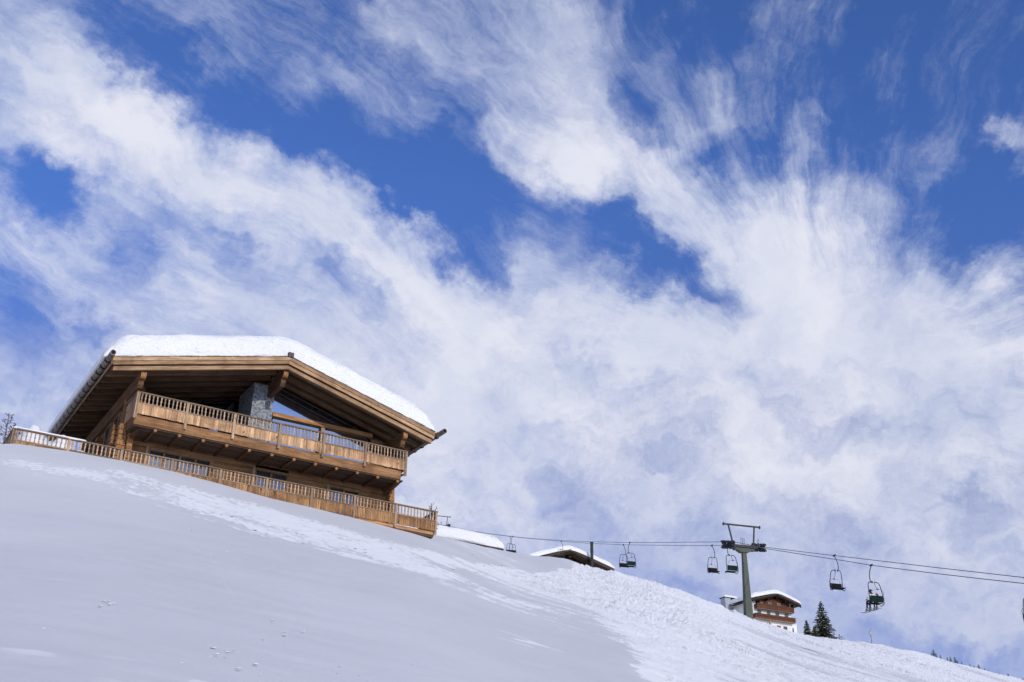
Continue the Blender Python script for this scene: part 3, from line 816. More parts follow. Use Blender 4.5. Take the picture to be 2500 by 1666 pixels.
railing(rl, chalet, [.0, 1.6], 0, 0, M['panel'], nb=7, side=13.03)
mb = MB(); mb.tube([(0, 1.95, -1.15), (0, 1.95, .25), (0, 1.95, .36)], [.10, .12, .06], 8); part(mb, 'corner_post', M['logend'])
# pale soffit-high gap filler board behind the balcony beam
# roof: boarding, rafters, verge boards
mb = MB()
for ue in (EL, ER):
    mb.prism([(RU, RT), (ue, roofw(ue)), (ue, roofw(ue) - .10), (RU, RT - .10)], VF + .04, 1, VB)
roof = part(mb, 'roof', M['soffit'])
for i in range(14):
    v = .18 + .80 * i
    for ue in (EL + .12, ER - .12):
        mb = MB(); mb.beam((RU + (.05 if ue > RU else -.05), v, roofw(RU) - .21), (ue, v, roofw(ue) - .21), .14, .2)
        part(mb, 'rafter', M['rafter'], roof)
for ue, sg in ((EL, -1), (ER, 1)):
    for nm, o0, o1, z0, z1, cut in (('verge_board', -.02, .035, -.16, .03, 0), ('verge_board', .015, .07, -.33, -.165, .03), ('verge_board', .14, .26, -.55, -.365, .10)):
        mb = MB(); e = ue - sg * cut
        # broken into lengths with tiny steps like sawn boards
        n = 3
        for j in range(n):
            ua = RU + (e - RU) * j / n; ub = RU + (e - RU) * (j + 1) / n; jt = R.uniform(-.004, .004) * 1.5
            mb.prism([(ua, roofw(ua) + z0 + jt), (ub, roofw(ub) + z0 + jt), (ub, roofw(ub) + z1 + jt), (ua, roofw(ua) + z1 + jt)], VF + o0 + jt, 1, VF + o1 + jt)
        part(mb, nm, M['verge'], roof)
    mb = MB()
    for j in range(26):
        ua = RU + (ue - RU) * j / 26; ub = RU + (ue - RU) * (j + .96) / 26; z = R.uniform(.035, .055)
        mb.prism([(ua, roofw(ua) + .03), (ub, roofw(ub) + .03), (ub, roofw(ub) + z), (ua, roofw(ua) + z)], VF - .05 - R.uniform(0, .02), 1, VF + .12)
    part(mb, 'shingle_edge', M['shingle'], roof)
    # eave board and hollowed-log gutter
    mb = MB(); mb.box((ue - .03, VF + .1, roofw(ue) - .24), (ue + .03, VB, roofw(ue) - .02)); part(mb, 'eave_board', M['rail_y'], roof)
    gx_ = ue + sg * .17; gz = roofw(ue) - .10
    v0 = -1.30
    mb = MB(); mb.tube([(gx_, v0, gz + .02), (gx_, 4, gz), (gx_, VB, gz - .03)], .125, 10)
    g = part(mb, 'gutter', M['zinc'], roof)
    mb = MB(); mb.tube([(gx_, v0 - .008, gz + .02), (gx_, v0 + .01, gz + .02)], .095, 10); part(mb, 'gutter_shade_disc', M['dark_wood'], roof)  # dark disc paints the shade of a hollow end on the solid gutter
    for i in range(15):
        v = -.45 + .78 * i
        mb = MB(); mb.tube([(gx_, v - .02, gz), (gx_, v + .02, gz)], .150, 10); mb.beam((gx_ + sg * .02, v, gz + .1), (gx_ + sg * .03, v, gz + .24), .04, .03)
        part(mb, 'gutter_bracket', M['dark_wood'], roof)
# chunky cap on the ridge of the verge
mb = MB(); mb.box((RU - .13, VF - .12, RT - .02), (RU + .13, VF + .2, RT + .2)); part(mb, 'ridge_cap', M['shingle'], roof)
# purlins with stepped, rounded ends
def purlin(u, wtop, vend, vback, wd=.24, name='purlin'):
    mb = MB(); h = .34
    mb.prism([(vend + .03, wtop), (vback, wtop), (vback, wtop - h), (vend + .10, wtop - h), (vend, wtop - h + .10), (vend, wtop - .04)], u - wd / 2, 0, u + wd / 2)
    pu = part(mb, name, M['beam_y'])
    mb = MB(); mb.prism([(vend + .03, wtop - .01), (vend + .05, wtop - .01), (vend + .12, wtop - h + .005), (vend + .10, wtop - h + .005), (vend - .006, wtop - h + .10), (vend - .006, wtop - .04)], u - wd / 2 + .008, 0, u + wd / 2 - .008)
    part(mb, 'purlin_lit_end', M['logend'], pu)  # lighter cap paints the sunlight on the front end
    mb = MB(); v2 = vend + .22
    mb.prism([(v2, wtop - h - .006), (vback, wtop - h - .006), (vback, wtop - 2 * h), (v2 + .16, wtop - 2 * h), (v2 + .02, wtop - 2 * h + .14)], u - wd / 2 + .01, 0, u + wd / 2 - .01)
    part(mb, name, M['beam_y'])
purlin(RU, RT - .57, VF + .32, WV + 2.5)
purlin(.02, roofw(.02) - .33 - .22, VF + .32, VB - .6)
purlin(12.78, roofw(12.78) - .33 - .22, VF + .32, WV - .02)
# bracket under the left purlin
mb = MB(); mb.prism([(.9, roofw(0) - 1.24), (1.7, roofw(0) - 1.24), (2.4, roofw(0) - 1.24), (2.4, -1.0), (2.1, -.75), (1.9, -.1), (1.45, .0)], -.05, 0, .09)
part(mb, 'purlin_bracket', M['beam_y'])
# snow load on the roof
def snow_slab(name, u0, u1, v0, v1, top, T, er, parent, loc, nu=130, nv=70, seed=3, under=None, nz=.10, label=None):
    su = np.linspace(0, 1, nu); sv = np.linspace(0, 1, nv)
    su = .5 - .5 * np.cos(np.pi * su) * (1 - .22 * np.sin(np.pi * su) ** 2); sv = .5 - .5 * np.cos(np.pi * sv) * (1 - .22 * np.sin(np.pi * sv) ** 2)
    su = (su - su[0]) / (su[-1] - su[0]); sv = (sv - sv[0]) / (sv[-1] - sv[0])
    Ug, Vg = np.meshgrid(u0 + (u1 - u0) * su, v0 + (v1 - v0) * sv, indexing='ij')
    def prof(d, r):
        x = np.clip(d / r, 0, 1); return np.clip(1 - (1 - x) ** 2.15, 0, 1) ** (1 / 2.15)
    f = np.minimum(prof(Ug - u0, er), prof(u1 - Ug, er)) * np.minimum(prof(Vg - v0, er * .75), prof(v1 - Vg, er))
    base = top(Ug, Vg)
    t = T * f * (1 + .10 * (fbm(Ug * .35, Vg * .35, seed, 3) - .5))
    Z = base + t
    # ledges, lumps and blown hollows: push the surface about
    n1 = fbm(Ug * .8 + Z * 1.1, Vg * .6 + Z * 1.6, seed + 3, 4) - .5
    n2 = fbm(Ug * 2.3, Vg * 1.8 + Z * 3.4, seed + 7, 3) - .5
    side = (1 - np.clip(f, 0, 1))
    Vv = Vg - np.where(Vg < (v0 + v1) / 2, 1, -1) * (n1 * nz * 2.2 + n2 * nz * .9) * (.25 + side)
    Uu = Ug + (n1 * nz * 1.4) * (.2 + side) * np.where(Ug < (u0 + u1) / 2, -1, 1)
    Z = Z + (n1 * nz * .7 + n2 * nz * .35) * np.clip(f * 3, 0, 1)
    m_ = MB(); vs = np.stack([Uu, Vv, Z], -1).reshape(-1, 3)
    lo = np.stack([Ug, Vg, base - .02], -1).reshape(-1, 3)
    ntop = len(vs)
    idx = np.arange(ntop).reshape(nu, nv)
    fs = [(idx[i, j], idx[i + 1, j], idx[i + 1, j + 1], idx[i, j + 1]) for i in range(nu - 1) for j in range(nv - 1)]
    ring = [idx[i, 0] for i in range(nu)] + [idx[-1, j] for j in range(1, nv)] + [idx[i, -1] for i in range(nu - 2, -1, -1)] + [idx[0, j] for j in range(nv - 2, 0, -1)]
    L = len(ring); low = [tuple(lo[r_]) for r_ in ring]
    allv = [tuple(p) for p in vs] + low
    nb_ = len(allv); allv += [tuple(p) for p in lo]
    fs += [(nb_ + idx[i, j + 1], nb_ + idx[i + 1, j + 1], nb_ + idx[i + 1, j], nb_ + idx[i, j]) for i in range(nu - 1) for j in range(nv - 1)]
    for a in range(L):
        b = (a + 1) % L; fs.append((ring[a], ring[b], ntop + b, ntop + a))
    m_.v = [tuple(map(float, p)) for p in allv]; m_.f = [tuple(map(int, f_)) for f_ in fs]; m_.mi = [0] * len(fs)
    o = m_.build(name, M['roofsnow'], parent, True, label); o.location = loc
    return o
def ridge_top(u, v): return RT + .05 - RS * np.sqrt((u - RU) ** 2 + .9 ** 2) + RS * .9 * .55
def roof_top(u, v): return np.minimum(ridge_top(u, v), RT + .02 - RS * np.abs(u - RU) + .02)
snow_slab('roof_snow', EL - .40, ER + .10, VF - .02, VB + .1, roof_top, 1.42, 1.6, chalet, (0, 0, H0), seed=3)
# terrace platform
mb = MB(); mb.box((-4.5, .06, -4.0), (14.75, WV, -3.86)); part(mb, 'terrace_floor', M['soffit'])
mb = MB(); mb.box((3.0, .07, -3.9), (14.8, .2, -3.70)); part(mb, 'terrace_beam', M['beam'])

# ------------------------------------------------------------------ terrace fence in front of the chalet
fence = empty('terrace_fence', tuple(O - W * H0), RZ)
tag(fence, 'long wooden terrace fence half sunk in snow below the chalet balcony', 'fence')
WT = -2.71
fu = [-4.56 + 2.153 * i for i in range(10)]
mb = MB(); mb.box((-4.64, -.07, WT - .035), (14.9, .07, WT + .015)); mb.box((-4.64, .07, WT - .035), (-4.5, 3.0, WT + .015)); mb.box((14.75, .07, WT - .035), (14.9, 1.7, WT + .015))
hr = part(mb, 'handrail', M['rail'], root=fence)
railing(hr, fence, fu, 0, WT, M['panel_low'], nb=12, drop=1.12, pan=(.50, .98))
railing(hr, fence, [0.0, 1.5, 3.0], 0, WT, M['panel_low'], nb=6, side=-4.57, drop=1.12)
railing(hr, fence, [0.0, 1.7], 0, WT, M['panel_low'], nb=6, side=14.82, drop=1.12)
snow_slab('snow_strip', -4.62, -1.75, -.07, .08, lambda u, v: u * 0 + WT + .018, .07, .10, hr, (0, 0, 0), nu=60, nv=8, seed=9, nz=.01)

# heap of shovelled snow behind the left end of the fence
def blob_heap(name, parent_loc, bumps, size, label, cat, seed, mat, rz=RZ):
    nu, nv = 70, 40
    Ug, Vg = np.meshgrid(np.linspace(-1, 1, nu), np.linspace(-1, 1, nv), indexing='ij')
    Z = np.zeros_like(Ug)
    for cx, cy, sx, sy, h in bumps: Z = np.maximum(Z, h * np.exp(-((Ug - cx) / sx) ** 2 - ((Vg - cy) / sy) ** 2))
    Z = Z * (1 + .25 * (fbm(Ug * 4, Vg * 4, seed, 3) - .5)) - .35 * (1 - sstep(1.0, .75, np.maximum(abs(Ug), abs(Vg))))
    m_ = MB(); idx = np.arange(nu * nv).reshape(nu, nv)
    m_.v = [tuple(map(float, p)) for p in np.stack([Ug * size[0], Vg * size[1], Z], -1).reshape(-1, 3)]
    m_.f = [(int(idx[i, j]), int(idx[i + 1, j]), int(idx[i + 1, j + 1]), int(idx[i, j + 1])) for i in range(nu - 1) for j in range(nv - 1)]
    m_.mi = [0] * len(m_.f)
    o = m_.build(name, mat, None, True); o.location = parent_loc; o.rotation_euler = (0, 0, rz); tag(o, label, cat)
    return o
hp = O + U * -2.5 + V * 2.4 + W * -3.5
blob_heap('snow_heap', tuple(hp), [(-.42, 0, .36, .6, 1.95), (.10, 0, .30, .6, 1.70), (.45, 0, .3, .6, 1.2), (-.2, .1, .9, .8, 1.3)], (2.2, 1.3), 'mound of white snow showing above the left end of the terrace fence', 'snow mound', 4, M['roofsnow'])

# ------------------------------------------------------------------ neighbours on the hill
def frame_at(px, dist, azdeg):
    o_ = at(px[0], px[1], dist); return o_, math.radians(90 - azdeg)
def gable_roof(root, H, name, uc, eL, eR, top, pitchL, pitchR, v0, v1, thick, mat, edge):
    mb = MB()
    for ue, p_ in ((eL, pitchL), (eR, pitchR)):
        we = top - p_ * abs(ue - uc)
        mb.prism([(uc, top), (ue, we), (ue, we - thick), (uc, top - thick)], v0, 1, v1)
    rf = mb.build(name, mat, root); rf.location = (0, 0, H)
    return rf
# snow-laden flat roof just beyond the right end of the fence
so, sr = frame_at((1232, 1342), 74, 58.5)
shed = empty('snowed_in_shed', tuple(so - W * 2.2), sr)
tag(shed, 'low shed roof buried under a thick rounded slab of snow right of the terrace fence', 'shed')
mb = MB(); mb.box((-8.2, .6, 0), (-.5, 5.2, 2.1)); o = mb.build('wall', M['log'], shed)
mb = MB(); mb.box((-9.0, 0.0, 2.1), (-.08, 5.6, 2.24)); o = mb.build('roof', M['soffit'], shed)
snow_slab('roof_snow', -9.0, -.02, -.05, 5.7, lambda u, v: 2.25 + u * 0 - .02 * v, .92, .75, shed, (0, 0, 0), nu=90, nv=40, seed=17, nz=.09)

# chalet gable peeping over the crest
ho, hr_ = frame_at((1393, 1341), 185, 72)
hut = empty('crest_hut', tuple(ho - W * 4.6 * 1.93), hr_); hut.scale = (1.93, 1.93, 1.93)
tag(hut, 'dark wooden hut half hidden by the snow crest, only its snowy gable and stovepipe showing', 'hut')
HH = 4.6
rf = gable_roof(hut, HH, 'roof', 0, -3.9, 4.05, 0, .345, .345, 0, 8.5, .16, M['soffit'], None)
for e in (-3.9, 4.05):
    mb = MB(); mb.prism([(0, -.16), (e, -.16 - .345 * abs(e)), (e, -.40 - .345 * abs(e)), (0, -.40)], .02, 1, .10); mb.build('verge_board', M['dark_wood'], rf)
    for i in range(7):
        mb = MB(); v = .5 + i * 1.1; mb.beam((0, v, -.26), (e * .97, v, -.26 - .345 * abs(e) * .97), .12, .16); mb.build('rafter', M['soffit'], rf)
for u in (-2.2, 0, 2.2):
    mb = MB(); mb.box((u - .1, .15, -.75 - .345 * abs(u)), (u + .1, 8, -.42 - .345 * abs(u))); o = mb.build('purlin', M['dark_wood'], hut); o.location = (0, 0, HH)
mb = MB(); mb.prism([(-3.0, -4.6), (3.1, -4.6), (3.1, -1.5), (0, -.42), (-3.0, -1.48)], 1.1, 1, 7.6); o = mb.build('wall', M['logend'], hut); o.location = (0, 0, HH)
mb = MB(); mb.box((1.0, 1.02, -2.6), (1.9, 1.095, -1.9)); o = mb.build('shutter', M['dark_wood'], hut); o.location = (0, 0, HH)
mb = MB(); mb.tube([(1.78, -.45, -1.95), (1.78, -.45, .62)], .135, 10); mb.tube([(1.78, -.45, .60), (1.78, -.45, .70)], .15, 10)
o = mb.build('stovepipe', M['dark_steel'], hut); o.location = (0, 0, HH)
mb = MB(); mb.beam((1.78, -.45, -1.2), (1.78, .2, -.95), .05, .05); o = mb.build('pipe_bracket', M['dark_steel'], hut); o.location = (0, 0, HH)
snow_slab('roof_snow', -4.15, 4.12, -.02, 8.6, lambda u, v: .02 - .345 * (np.sqrt(u * u + .36) - .35), .50, .85, hut, (0, 0, HH), nu=80, nv=36, seed=23, nz=.05)

# the inn further down the crest
io, ir = frame_at((1898, 1449), 236, 63.5)
HI = 9.5
inn = empty('alpine_inn', tuple(io - W * HI), ir)
tag(inn, 'white inn with brown wooden gable and two balconies under a snowy roof behind the pylon', 'inn')
def ip(mb, name, mat, parent=None, smooth=False):
    o_ = mb.build(name, mat, parent or inn, smooth)
    if parent is None: o_.location = (0, 0, HI)
    return o_
PI_ = .285
mb = MB(); mb.box((-5.6, 1.1, -9.5), (4.0, 8.2, -3.5)); mb.box((-5.6, 2.2, -3.5), (-5.45, 8.2, -1.9)); ip(mb, 'plaster_wall', M['plaster'])
mb = MB(); mb.box((3.85, 1.1, -3.5), (4.0, 8.2, -1.45)); mb.box((-5.6, 1.1, -3.5), (-4.9, 1.4, -1.95)); ip(mb, 'plaster_wall', M['plaster'])
mb = MB(); mb.prism([(-4.9, -3.5), (3.85, -3.5), (3.85, -1.5), (0, -.40), (-4.9, -1.75)], 1.25, 1, 8.15); ip(mb, 'wooden_gable', M['inn_wood'])
mb = MB()
for e in (-6.65, 5.9): mb.prism([(0, 0), (e, -PI_ * abs(e)), (e, -PI_ * abs(e) - .2), (0, -.2)], 0, 1, 8.5)
rf = ip(mb, 'roof', M['soffit'])
for e in (-6.65, 5.9):
    mb = MB(); mb.prism([(0, -.2), (e, -.2 - PI_ * abs(e)), (e, -.55 - PI_ * abs(e)), (0, -.55)], .02, 1, .14); ip(mb, 'verge_board', M['dark_wood'], rf)
for u in (-4.6, -2.3, 0, 2.1, 4.1):
    mb = MB(); mb.box((u - .12, .2, -.95 - PI_ * abs(u)), (u + .12, 1.24, -.6 - PI_ * abs(u))); ip(mb, 'purlin', M['dark_wood'])
snow_slab('roof_snow', -6.9, 6.05, -.05, 8.6, lambda u, v: .02 - PI_ * (np.sqrt(u * u + 1.2) - .9), .95, 1.3, inn, (0, 0, HI), nu=90, nv=50, seed=31, nz=.08)
for w0, w1, u0, u1, mat_ in ((-3.45, -2.62, -5.3, 4.05, 'beam'), (-5.45, -4.62, -5.9, 4.2, 'beam')):
    mb = MB(); mb.box((u0, .15, w0 - .12), (u1, 1.09, w0)); bf = ip(mb, 'balcony', M['rail'])
    mb = MB(); mb.box((u0, .1, w0), (u1, .16, w1)); mb.box((u0 - .05, .06, w1), (u1 + .05, .2, w1 + .1)); ip(mb, 'balcony_panel', M['inn_wood'], bf)
    mb = MB(); mb.box((u0, .165, w0), (u0 + .06, 1.09, w1)); ip(mb, 'balcony_side', M['inn_wood'], bf)
def iwin(u, w, wd, h, v, mat='pane', shutters=None):
    mb = MB(); t = .09
    for a, b in (((u - wd / 2, w), (u + wd / 2, w + t)), ((u - wd / 2, w + h - t), (u + wd / 2, w + h)), ((u - wd / 2, w + t), (u - wd / 2 + t, w + h - t)), ((u + wd / 2 - t, w + t), (u + wd / 2, w + h - t))):
        mb.box((a[0], v - .06, a[1]), (b[0], v - .004, b[1]))
    f_ = ip(mb, 'window', M['post'])
    mb = MB(); mb.box((u - wd / 2 + t, v - .03, w + t), (u + wd / 2 - t, v - .006, w + h - t)); ip(mb, 'pane', M['pane'], f_)
iwin(-3.3, -2.5, .6, .75, 1.25); iwin(-1.15, -2.5, .75, .75, 1.25); iwin(1.1, -2.5, .75, .8, 1.25)
for u in (-4.1, -1.8, .4, 2.75): iwin(u, -5.35, .95, 1.7, 1.1)
iwin(.6, -7.3, 1.0, 1.1, 1.1); iwin(2.2, -7.3, 1.0, 1.1, 1.1)
mb = MB(); mb.box((-2.25, .3, -9.5), (-1.95, .6, -5.6)); ip(mb, 'balcony_post', M['post'])
# rear wing, tower and annex
mb = MB(); mb.box((-7.8, 7.1, -9.5), (-6.4, 8.6, -.35)); tw = ip(mb, 'chimney_tower', M['grey_plaster'])
mb = MB(); mb.box((-7.95, 7.0, -.349), (-4.7, 8.9, -.2)); ip(mb, 'tower_cap', M['dark_wood'], tw)
snow_slab('cap_snow', -8.0, -4.6, 6.95, 9.0, lambda u, v: -.2 + u * 0, .42, .5, tw, (0, 0, 0), nu=30, nv=24, seed=41, nz=.04)
mb = MB(); mb.box((4.01, 2.5, -9.5), (6.4, 8, -5.2)); an = ip(mb, 'annex', M['plaster'])
mb = MB(); mb.box((4.5, 2.44, -7.6), (5.5, 2.49, -6.0)); ip(mb, 'annex_window', M['pane'], an)
snow_slab('annex_snow', 4.02, 6.5, 2.4, 8.1, lambda u, v: -5.19 + u * 0, .3, .4, an, (0, 0, 0), nu=24, nv=24, seed=43, nz=.03)
# buried outbuilding left of the inn
bo, br = frame_at((1772, 1486), 205, 63.5)
out = empty('buried_outbuilding', tuple(bo - W * 2), br)
tag(out, 'small outbuilding left of the inn with only its snow-capped roof above the crest', 'outbuilding')
mb = MB(); mb.box((-3.2, .5, 0), (-.4, 4, 1.9)); mb.build('wall', M['log'], out)
mb = MB(); mb.box((-3.4, 0, 1.9), (0, 4.4, 2.02)); mb.build('roof', M['dark_wood'], out)
snow_slab('roof_snow', -3.5, .05, -.05, 4.5, lambda u, v: 2.03 - .10 * (u + 3.5), .9, .8, out, (0, 0, 0), nu=40, nv=30, seed=47, nz=.05)

# ------------------------------------------------------------------ chairlift
LAZ = math.radians(-15.0)
LD = np.array([math.sin(LAZ), math.cos(LAZ), 0.0])       # uphill
LN = np.array([math.cos(LAZ), -math.sin(LAZ), 0.0])      # to the right of travel
PYL = at(1815, 1334, 104.0)
HALF = 1.50
def on_rope(x, y, side):
    o_ = PYL + LN * side * HALF; r = ray(x, y); t = (o_ @ LN) / (r @ LN); return r * t
ROPE_R = [(1180,1302),(1245,1310.5),(1300,1316),(1370,1322),(1440,1327),(1520,1330.5),(1600,1331.5),(1680,1332.5),(1757,1332),(1772,1329),(1790,1330),(1806,1332),(1872,1337),(1980,1350.2),(2037,1356.8),(2133,1368),(2280,1385.5),(2400,1399),(2500,1410.5),(2640,1427)]
ROPE_L = [(1180,1301),(1245,1309.5),(1300,1315),(1370,1320),(1440,1323),(1538,1325),(1600,1325),(1680,1324),(1757,1323.5),(1800,1325),(1836,1332),(1852,1336),(1870,1340),(1980,1357.3),(2064,1370),(2127,1380.5),(2280,1400),(2400,1414),(2500,1425),(2640,1440)]
PB = at(1833, 1511, 104.5)
_a, _b = on_rope(1700, 1332, 1), on_rope(1900, 1340, 1)
GRADE = float((_a[2] - _b[2]) / ((_a - _b) @ LD))
def make_pylon(headz, basez, name, label):
    """local frame: x across the line, y uphill, origin at the mast foot"""
    Hh = headz - basez
    root = empty(name); tag(root, label, 'lift pylon', 'chairlift pylons')
    mb = MB(); mb.beam((0, 0, -.9), (0, 0, Hh - .42), .70, .60, up=(0, 1, 0), w1=.34, h1=.34); mb.build('mast', M['pylon'], root)
    mb = MB(); mb.prism([(-.7, Hh - .42), (.7, Hh - .42), (.35, Hh - .62), (-.35, Hh - .62)], -.28, 1, .28); mb.beam((-1.0, 0, Hh - .32), (1.0, 0, Hh - .32), .42, .18); mb.build('mast_head', M['pylon'], root)
    mb = MB(); mb.beam((-1.75, -.22, Hh - .08), (1.75, -.22, Hh - .08), .12, .24); mb.beam((-1.75, .22, Hh - .08), (1.75, .22, Hh - .08), .12, .24)
    for x in (-1.3, -.6, 0, .6, 1.3): mb.beam((x, -.2, Hh - .08), (x, .2, Hh - .08), .1, .16)
    mb.build('crossarm', M['dark_steel'], root)
    mb = MB(); mb.beam((-1.0, 0, Hh + .02), (-1.38, 0, Hh + 1.88), .10, .12); mb.build('headframe_leg', M['dark_steel'], root)
    mb = MB(); mb.beam((1.0, 0, Hh + .02), (1.22, 0, Hh + 1.88), .10, .12); mb.build('headframe_leg', M['dark_steel'], root)
    mb = MB(); mb.beam((-1.85, 0, Hh + 1.94), (1.75, 0, Hh + 1.94), .13, .13); mb.box((-1.92, -.1, Hh + 1.80), (-1.83, .1, Hh + 2.06)); mb.box((1.73, -.1, Hh + 1.80), (1.82, .1, Hh + 2.06))
    mb.build('headframe_beam', M['dark_steel'], root)
    for x in (-.35, -.12, 1.32):
        mb = MB(); mb.tube([(x, -.25, Hh + .04), (x, -.25, Hh + .62), (x + .07, -.25, Hh + .7), (x + .14, -.25, Hh + .62), (x + .14, -.25, Hh + .04)], .022, 6); mb.build('guard_rail', M['steel'], root)
    for sx in (-1, 1):
        mb = MB(); x = sx * HALF
        g = lambda y, z: Hh + z + GRADE * y
        mb.beam((x + sx * .13, -1.25, g(-1.25, .30)), (x + sx * .13, 1.25, g(1.25, .30)), .06, .14); mb.beam((x + sx * .13, -1.25, g(-1.25, -.26)), (x + sx * .13, 1.25, g(1.25, -.26)), .06, .14)
        for y in (-.6, .6): mb.beam((x + sx * .14, y, g(y, -.3)), (x + sx * .14, y, g(y, .3)), .06, .14)
        mb.box((x - .15, -.16, Hh - .2), (x + sx * .1, .16, Hh + .1)); mb.beam((x + .1 * sx, 0, Hh - .05), (x + sx * .28, 0, Hh - .05), .14, .14)
        sh = mb.build('sheave_assembly', M['dark_steel'], root)
        for z_, ys in ((.22, (-1.1, -.62, .0, .62, 1.1)), (-.20, (-1.1, -.7, -.3, .3, .7, 1.1))):
            for y in ys:
                zz = g(y, z_); mb = MB(); mb.tube([(x - .06, y, zz), (x + .06, y, zz)], .19, 14); mb.tube([(x - .09, y, zz), (x - .061, y, zz)], .12, 10); mb.tube([(x + .061, y, zz), (x + .09, y, zz)], .12, 10)
                mb.build('sheave', M['rubber'], sh)
    mb = MB()
    mb.box((-.6, -.6, -1.6), (.6, .6, -.75)); mb.build('footing', M['grey_plaster'], root)
    mb = MB()
    for i in range(int(Hh / .35) - 2): mb.beam((.42 - .02 * i, -.12, .5 + i * .35), (.42 - .02 * i, .12, .5 + i * .35), .02, .02)
    mb.build('ladder', M['steel'], root)
    return root
pyl = make_pylon(PYL[2], PB[2], 'lift_pylon', 'tall olive green lift pylon with black sheave wheels in front of the inn')
pyl.location = (PYL[0], PYL[1], PB[2]); pyl.rotation_euler = (0, 0, -LAZ)
P2 = at(1078, 1283, 228.0)
p2 = copy_tree(pyl); p2.location = (P2[0], P2[1], P2[2] - (PYL[2] - PB[2])); p2['label'] = 'distant lift pylon whose crossbar just shows behind the right end of the fence'
# haul ropes
RL = [on_rope(x, y, -1) for x, y in ROPE_L]; RR_ = [on_rope(x, y, 1) for x, y in ROPE_R]
p2l = P2 - LN * HALF + W * .0; p2r = P2 + LN * HALF
for pts, p2_, nm, lb in ((RL, p2l, 'haul_rope', 'haul rope on the left sheaves of the pylon, carrying the chair with two riders'), (RR_, p2r, 'haul_rope', 'haul rope on the right sheaves of the pylon, carrying the empty black-seated chairs')):
    mb = MB(); mb.tube([tuple(p2_ + LD * 60 + W * 14), tuple(p2_)] + [tuple(p) for p in pts], .030, 6)
    o = mb.build(nm, M['cable'], None, True); tag(o, lb, 'cable', 'chairlift haul ropes')
# chairs
def make_chair():
    """origin at the grip; x across, y the way the riders face"""
    root = empty('lift_chair')
    mb = MB(); mb.tube([(0, 0, .05), (-.03, 0, -.1), (-.16, -.01, -.35), (-.25, -.02, -.7), (-.26, -.02, -.98), (-.22, -.01, -1.14), (-.13, 0, -1.20)], .032, 7); mb.build('hanger', M['dark_steel'], root, True)
    mb = MB(); mb.box((-.05, -.16, -.05), (.05, .16, .06)); mb.build('grip', M['dark_steel'], root)
    mb = MB(); mb.tube([(-.19, 0, -1.21), (.13, 0, -1.21)], .062, 8); mb.build('clamp', M['rubber'], root)
    mb = MB(); mb.tube([(-.05, 0, -1.21), (.05, 0, -1.21)], .072, 8); mb.build('clamp_plate', M['bracket'], root)
    pts = [(-.50, .28, -2.80), (-.54, .05, -2.84), (-.56, -.18, -2.74), (-.56, -.20, -2.40), (-.52, -.12, -1.9), (-.46, -.04, -1.40), (-.38, 0, -1.26), (-.26, 0, -1.21), (.26, 0, -1.21), (.38, 0, -1.26), (.46, -.04, -1.40), (.52, -.12, -1.9), (.56, -.20, -2.40), (.56, -.18, -2.74), (.54, .05, -2.84), (.50, .28, -2.80)]
    mb = MB(); mb.tube(pts, .030, 7); mb.build('bail_frame', M['dark_steel'], root, True)
    mb = MB()
    for i in range(5): mb.beam((-.50, -.12 + i * .1, -2.66 - .012 * (4 - i)), (.50, -.12 + i * .1, -2.66 - .012 * (4 - i)), .09, .035)
    mb.beam((-.5, .34, -2.68), (.5, .34, -2.68), .05, .07); mb.box((-.44, -.14, -2.72), (-.38, .34, -2.685)); mb.box((.38, -.14, -2.72), (.44, .34, -2.685))
    mb.build('seat', M['seat'], root)
    mb = MB()
    for i in range(4): mb.beam((-.5, -.205 - .012 * i, -2.60 + i * .112), (.5, -.205 - .012 * i, -2.60 + i * .112), .028, .106)
    mb.build('backrest', M['green'], root)
    mb = MB(); mb.prism([(-.19, -2.66), (-.165, -2.66), (-.20, -2.22), (-.225, -2.22)], -.49, 0, .49); mb.build('back_pad', M['seat'], root)
    mb = MB(); mb.tube([(-.46, -.16, -2.40), (-.48, -.34, -2.2), (-.44, -.42, -1.95), (-.3, -.44, -1.82), (.3, -.44, -1.82), (.44, -.42, -1.95), (.48, -.34, -2.2), (.46, -.16, -2.40)], .014, 6); sb = mb.build('restraint_bar', M['steel'], root, True)
    mb = MB(); mb.tube([(.05, -.02, -1.27), (.02, -.2, -1.55), (.0, -.43, -1.80)], .018, 6); mb.beam((-.08, -.44, -1.81), (.06, -.44, -1.81), .05, .08); mb.build('bar_link', M['dark_steel'], root)
    return root
proto = make_chair()
chairs = [
 (1245, 1310.5, 1, 'small far empty chair, furthest up the line beside the rounded shed snow'),
 (1251, 1310.3, -1, 'far chair going uphill overlapping the smallest empty chair beside the shed snow'),
 (1370, 1322, 1, 'empty chair hanging in front of the dark gable of the crest hut'),
 (1522, 1330.5, 1, 'left chair of the overlapping pair midway between hut and pylon, seat seen from below'),
 (1538, 1325, -1, 'right chair of the overlapping pair midway between hut and pylon, green back showing'),
 (1738, 1332.4, 1, 'empty chair with black seat hanging just left of the pylon'),
 (1781, 1324.5, -1, 'green-backed chair hanging right beside the pylon mast'),
 (2037, 1356.8, 1, 'empty chair with black seat between the pylon and the riders above the tall spruce'),
 (2127, 1380.5, -1, 'chair going uphill with two riders on it'),
 (2505, 1411.1, 1, 'chair cut off by the right edge of the picture'),
]
for i, (x, y, side, lb) in enumerate(chairs):
    c = proto if i == 0 else copy_tree(proto)
    p = on_rope(x, y, side); c.location = tuple(p)
    c.rotation_euler = (math.radians(R.uniform(-1.5, 1.5)), math.radians(R.uniform(-1, 1)), -LAZ + (math.pi if side > 0 else 0))
    tag(c, lb, 'lift chair', 'chairs of the chairlift')
